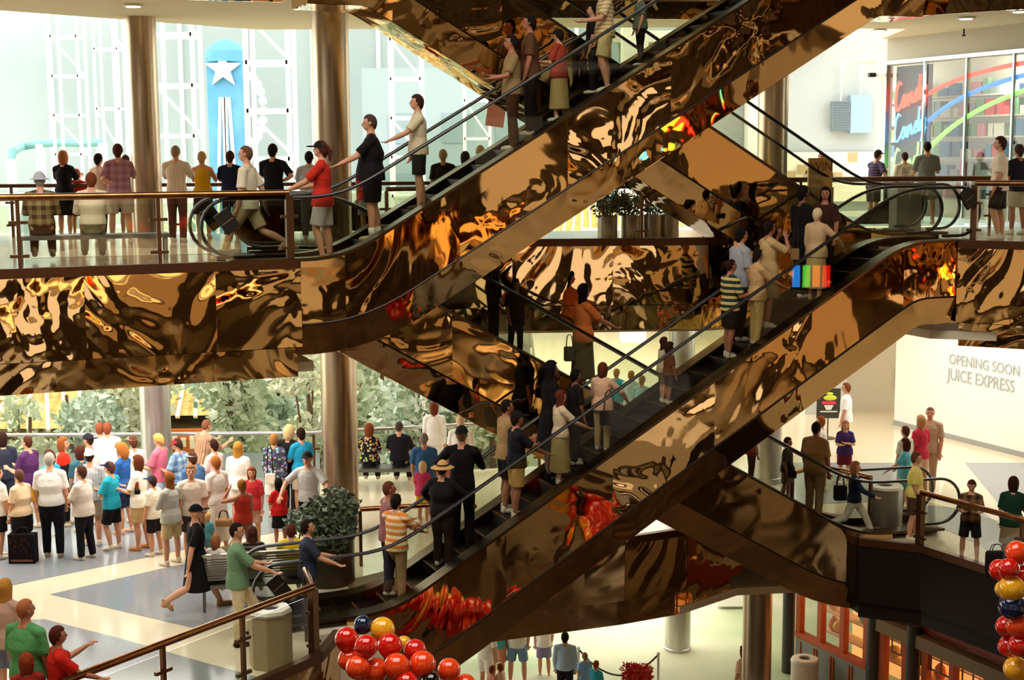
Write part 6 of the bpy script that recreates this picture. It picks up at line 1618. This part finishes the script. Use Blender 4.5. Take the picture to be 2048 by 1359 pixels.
# ---------------------------------------------------------------- carried and standing bags
def bag(name, loc, d, col, label, strap=0.3, rz=0.0, cat='bag', soft=True):
    e = thing(name, label, cat, tuple(loc), rz)
    b = MB(); b.box((0, 0, d[2] / 2), d)
    o = b.build('bag_body', cloth(col), e)
    if soft: m_ = o.modifiers.new('round', 'BEVEL'); m_.width = min(d) * 0.3; m_.segments = 3
    if strap:
        for sy in (-1, 1):
            MB().tube([(-d[0] * 0.28, sy * d[1] * 0.3, d[2]), (-d[0] * 0.2, sy * d[1] * 0.2, d[2] + strap * 0.8), (0, 0, d[2] + strap), (d[0] * 0.2, sy * d[1] * 0.2, d[2] + strap * 0.8), (d[0] * 0.28, sy * d[1] * 0.3, d[2])], 0.008, 6).build('handle', cloth('#241a14'), e)
    return e
q = atz(48, 1124, 0)
e = bag('shopping_bag', q, (0.46, 0.2, 0.52), '#0f0b0d', 'large black shopping bag with a dark floral print standing before the beige blouse', 0.12, soft=False)
rg = random.Random(1); b = MB()
for i in range(26): b.box((rg.uniform(-.2, .2), -0.104, rg.uniform(0.14, 0.48)), (0.02, 0.006, 0.014), M=Matrix.Rotation(rg.uniform(0, 3), 3, 'Y'))
b.build('print', cloth('#7a2a20'), e); MB().box((0, -0.104, 0.06), (0.38, 0.006, 0.035)).build('print_band', cloth('#8a5a44'), e)
q = atz(1992, 1150, 0); bag('shopping_bag', q, (0.36, 0.18, 0.42), '#1c1512', 'dark shopping bag on the floor beside the woman in green', 0.12)
def held(px, py, Y, *a, **k): 
    q = aty(px, py, Y); return bag(a[0], q, *a[1:], **k)
def near(label):
    for o in C.objects:
        if o.get('label') == label: return o.location
L_ = near('woman in a cream jacket and cream trousers with bobbed brown hair'); held(1218, 850, L_.y - 0.25, 'handbag', (0.3, 0.12, 0.24), '#0d0a0a', 'large black handbag hanging from the woman in the cream jacket', 0.35)
L_ = near('woman in a dark patterned jacket and white skirt carrying a cream purse'); held(541, 968, L_.y - 0.22, 'handbag', (0.2, 0.08, 0.22), '#e6d8c0', 'cream purse hanging on a long strap behind the dark patterned jacket', 0.6)
L_ = near('auburn-haired woman in a white blouse and long cream skirt with a basket'); held(448, 1052, L_.y - 0.22, 'basket', (0.3, 0.16, 0.15), '#a87c50', 'brown woven basket held by the woman in the long cream skirt', 0.14)
L_ = near('woman in a white top and khaki shorts holding a dark camera'); held(266, 980, L_.y - 0.15, 'handbag', (0.22, 0.1, 0.16), '#7a4022', 'brown leather bag held by the woman in khaki shorts', 0.1); held(275, 988, L_.y - 0.28, 'handbag', (0.1, 0.07, 0.09), '#120f0e', 'small black camera case in front of the woman in khaki shorts', 0)
L_ = near('white-haired woman in a cream jacket and pleated skirt reaching to the handrail'); held(1590, 520, L_.y - 0.25, 'handbag', (0.14, 0.08, 0.2), '#8a6a44', 'small tan shoulder bag on the white-haired woman', 0.5)
L_ = near('woman in an orange T-shirt and brown skirt seen from behind on the rear escalator'); held(1139, 722, L_.y - 0.1, 'handbag', (0.2, 0.1, 0.26), '#4a4230', 'olive bag hanging beside the woman in the orange T-shirt', 0.22)
L_ = near('boy in a dark shirt with a dark bag beside the big man in khaki'); held(1584, 956, L_.y - 0.25, 'handbag', (0.16, 0.1, 0.14), '#17110e', 'small dark bag held by the boy next to the khaki man', 0.1)
L_ = near('woman in a navy top and white trousers stepping off the right escalator'); held(1680, 1000, L_.y - 0.2, 'handbag', (0.24, 0.12, 0.28), '#0f0f16', 'black bag swinging behind the woman in navy', 0.2)
L_ = near('woman in cream raising a camera near the top of the front escalator')
q = L_ + Vector((0.16, 0.36, 1.42))
e = thing('camera', 'dark camera held up by the woman in cream near the top', 'camera', tuple(q)); MB().box((0, 0, 0), (0.13, 0.06, 0.08)).build('camera_body', cloth('#120d0c'), e); MB().lathe((0, 0, 0), [(0.03, 0), (0.03, 0.08)], 12).build('lens', cloth('#1a1414'), e).rotation_euler = (R(-90), 0, 0)
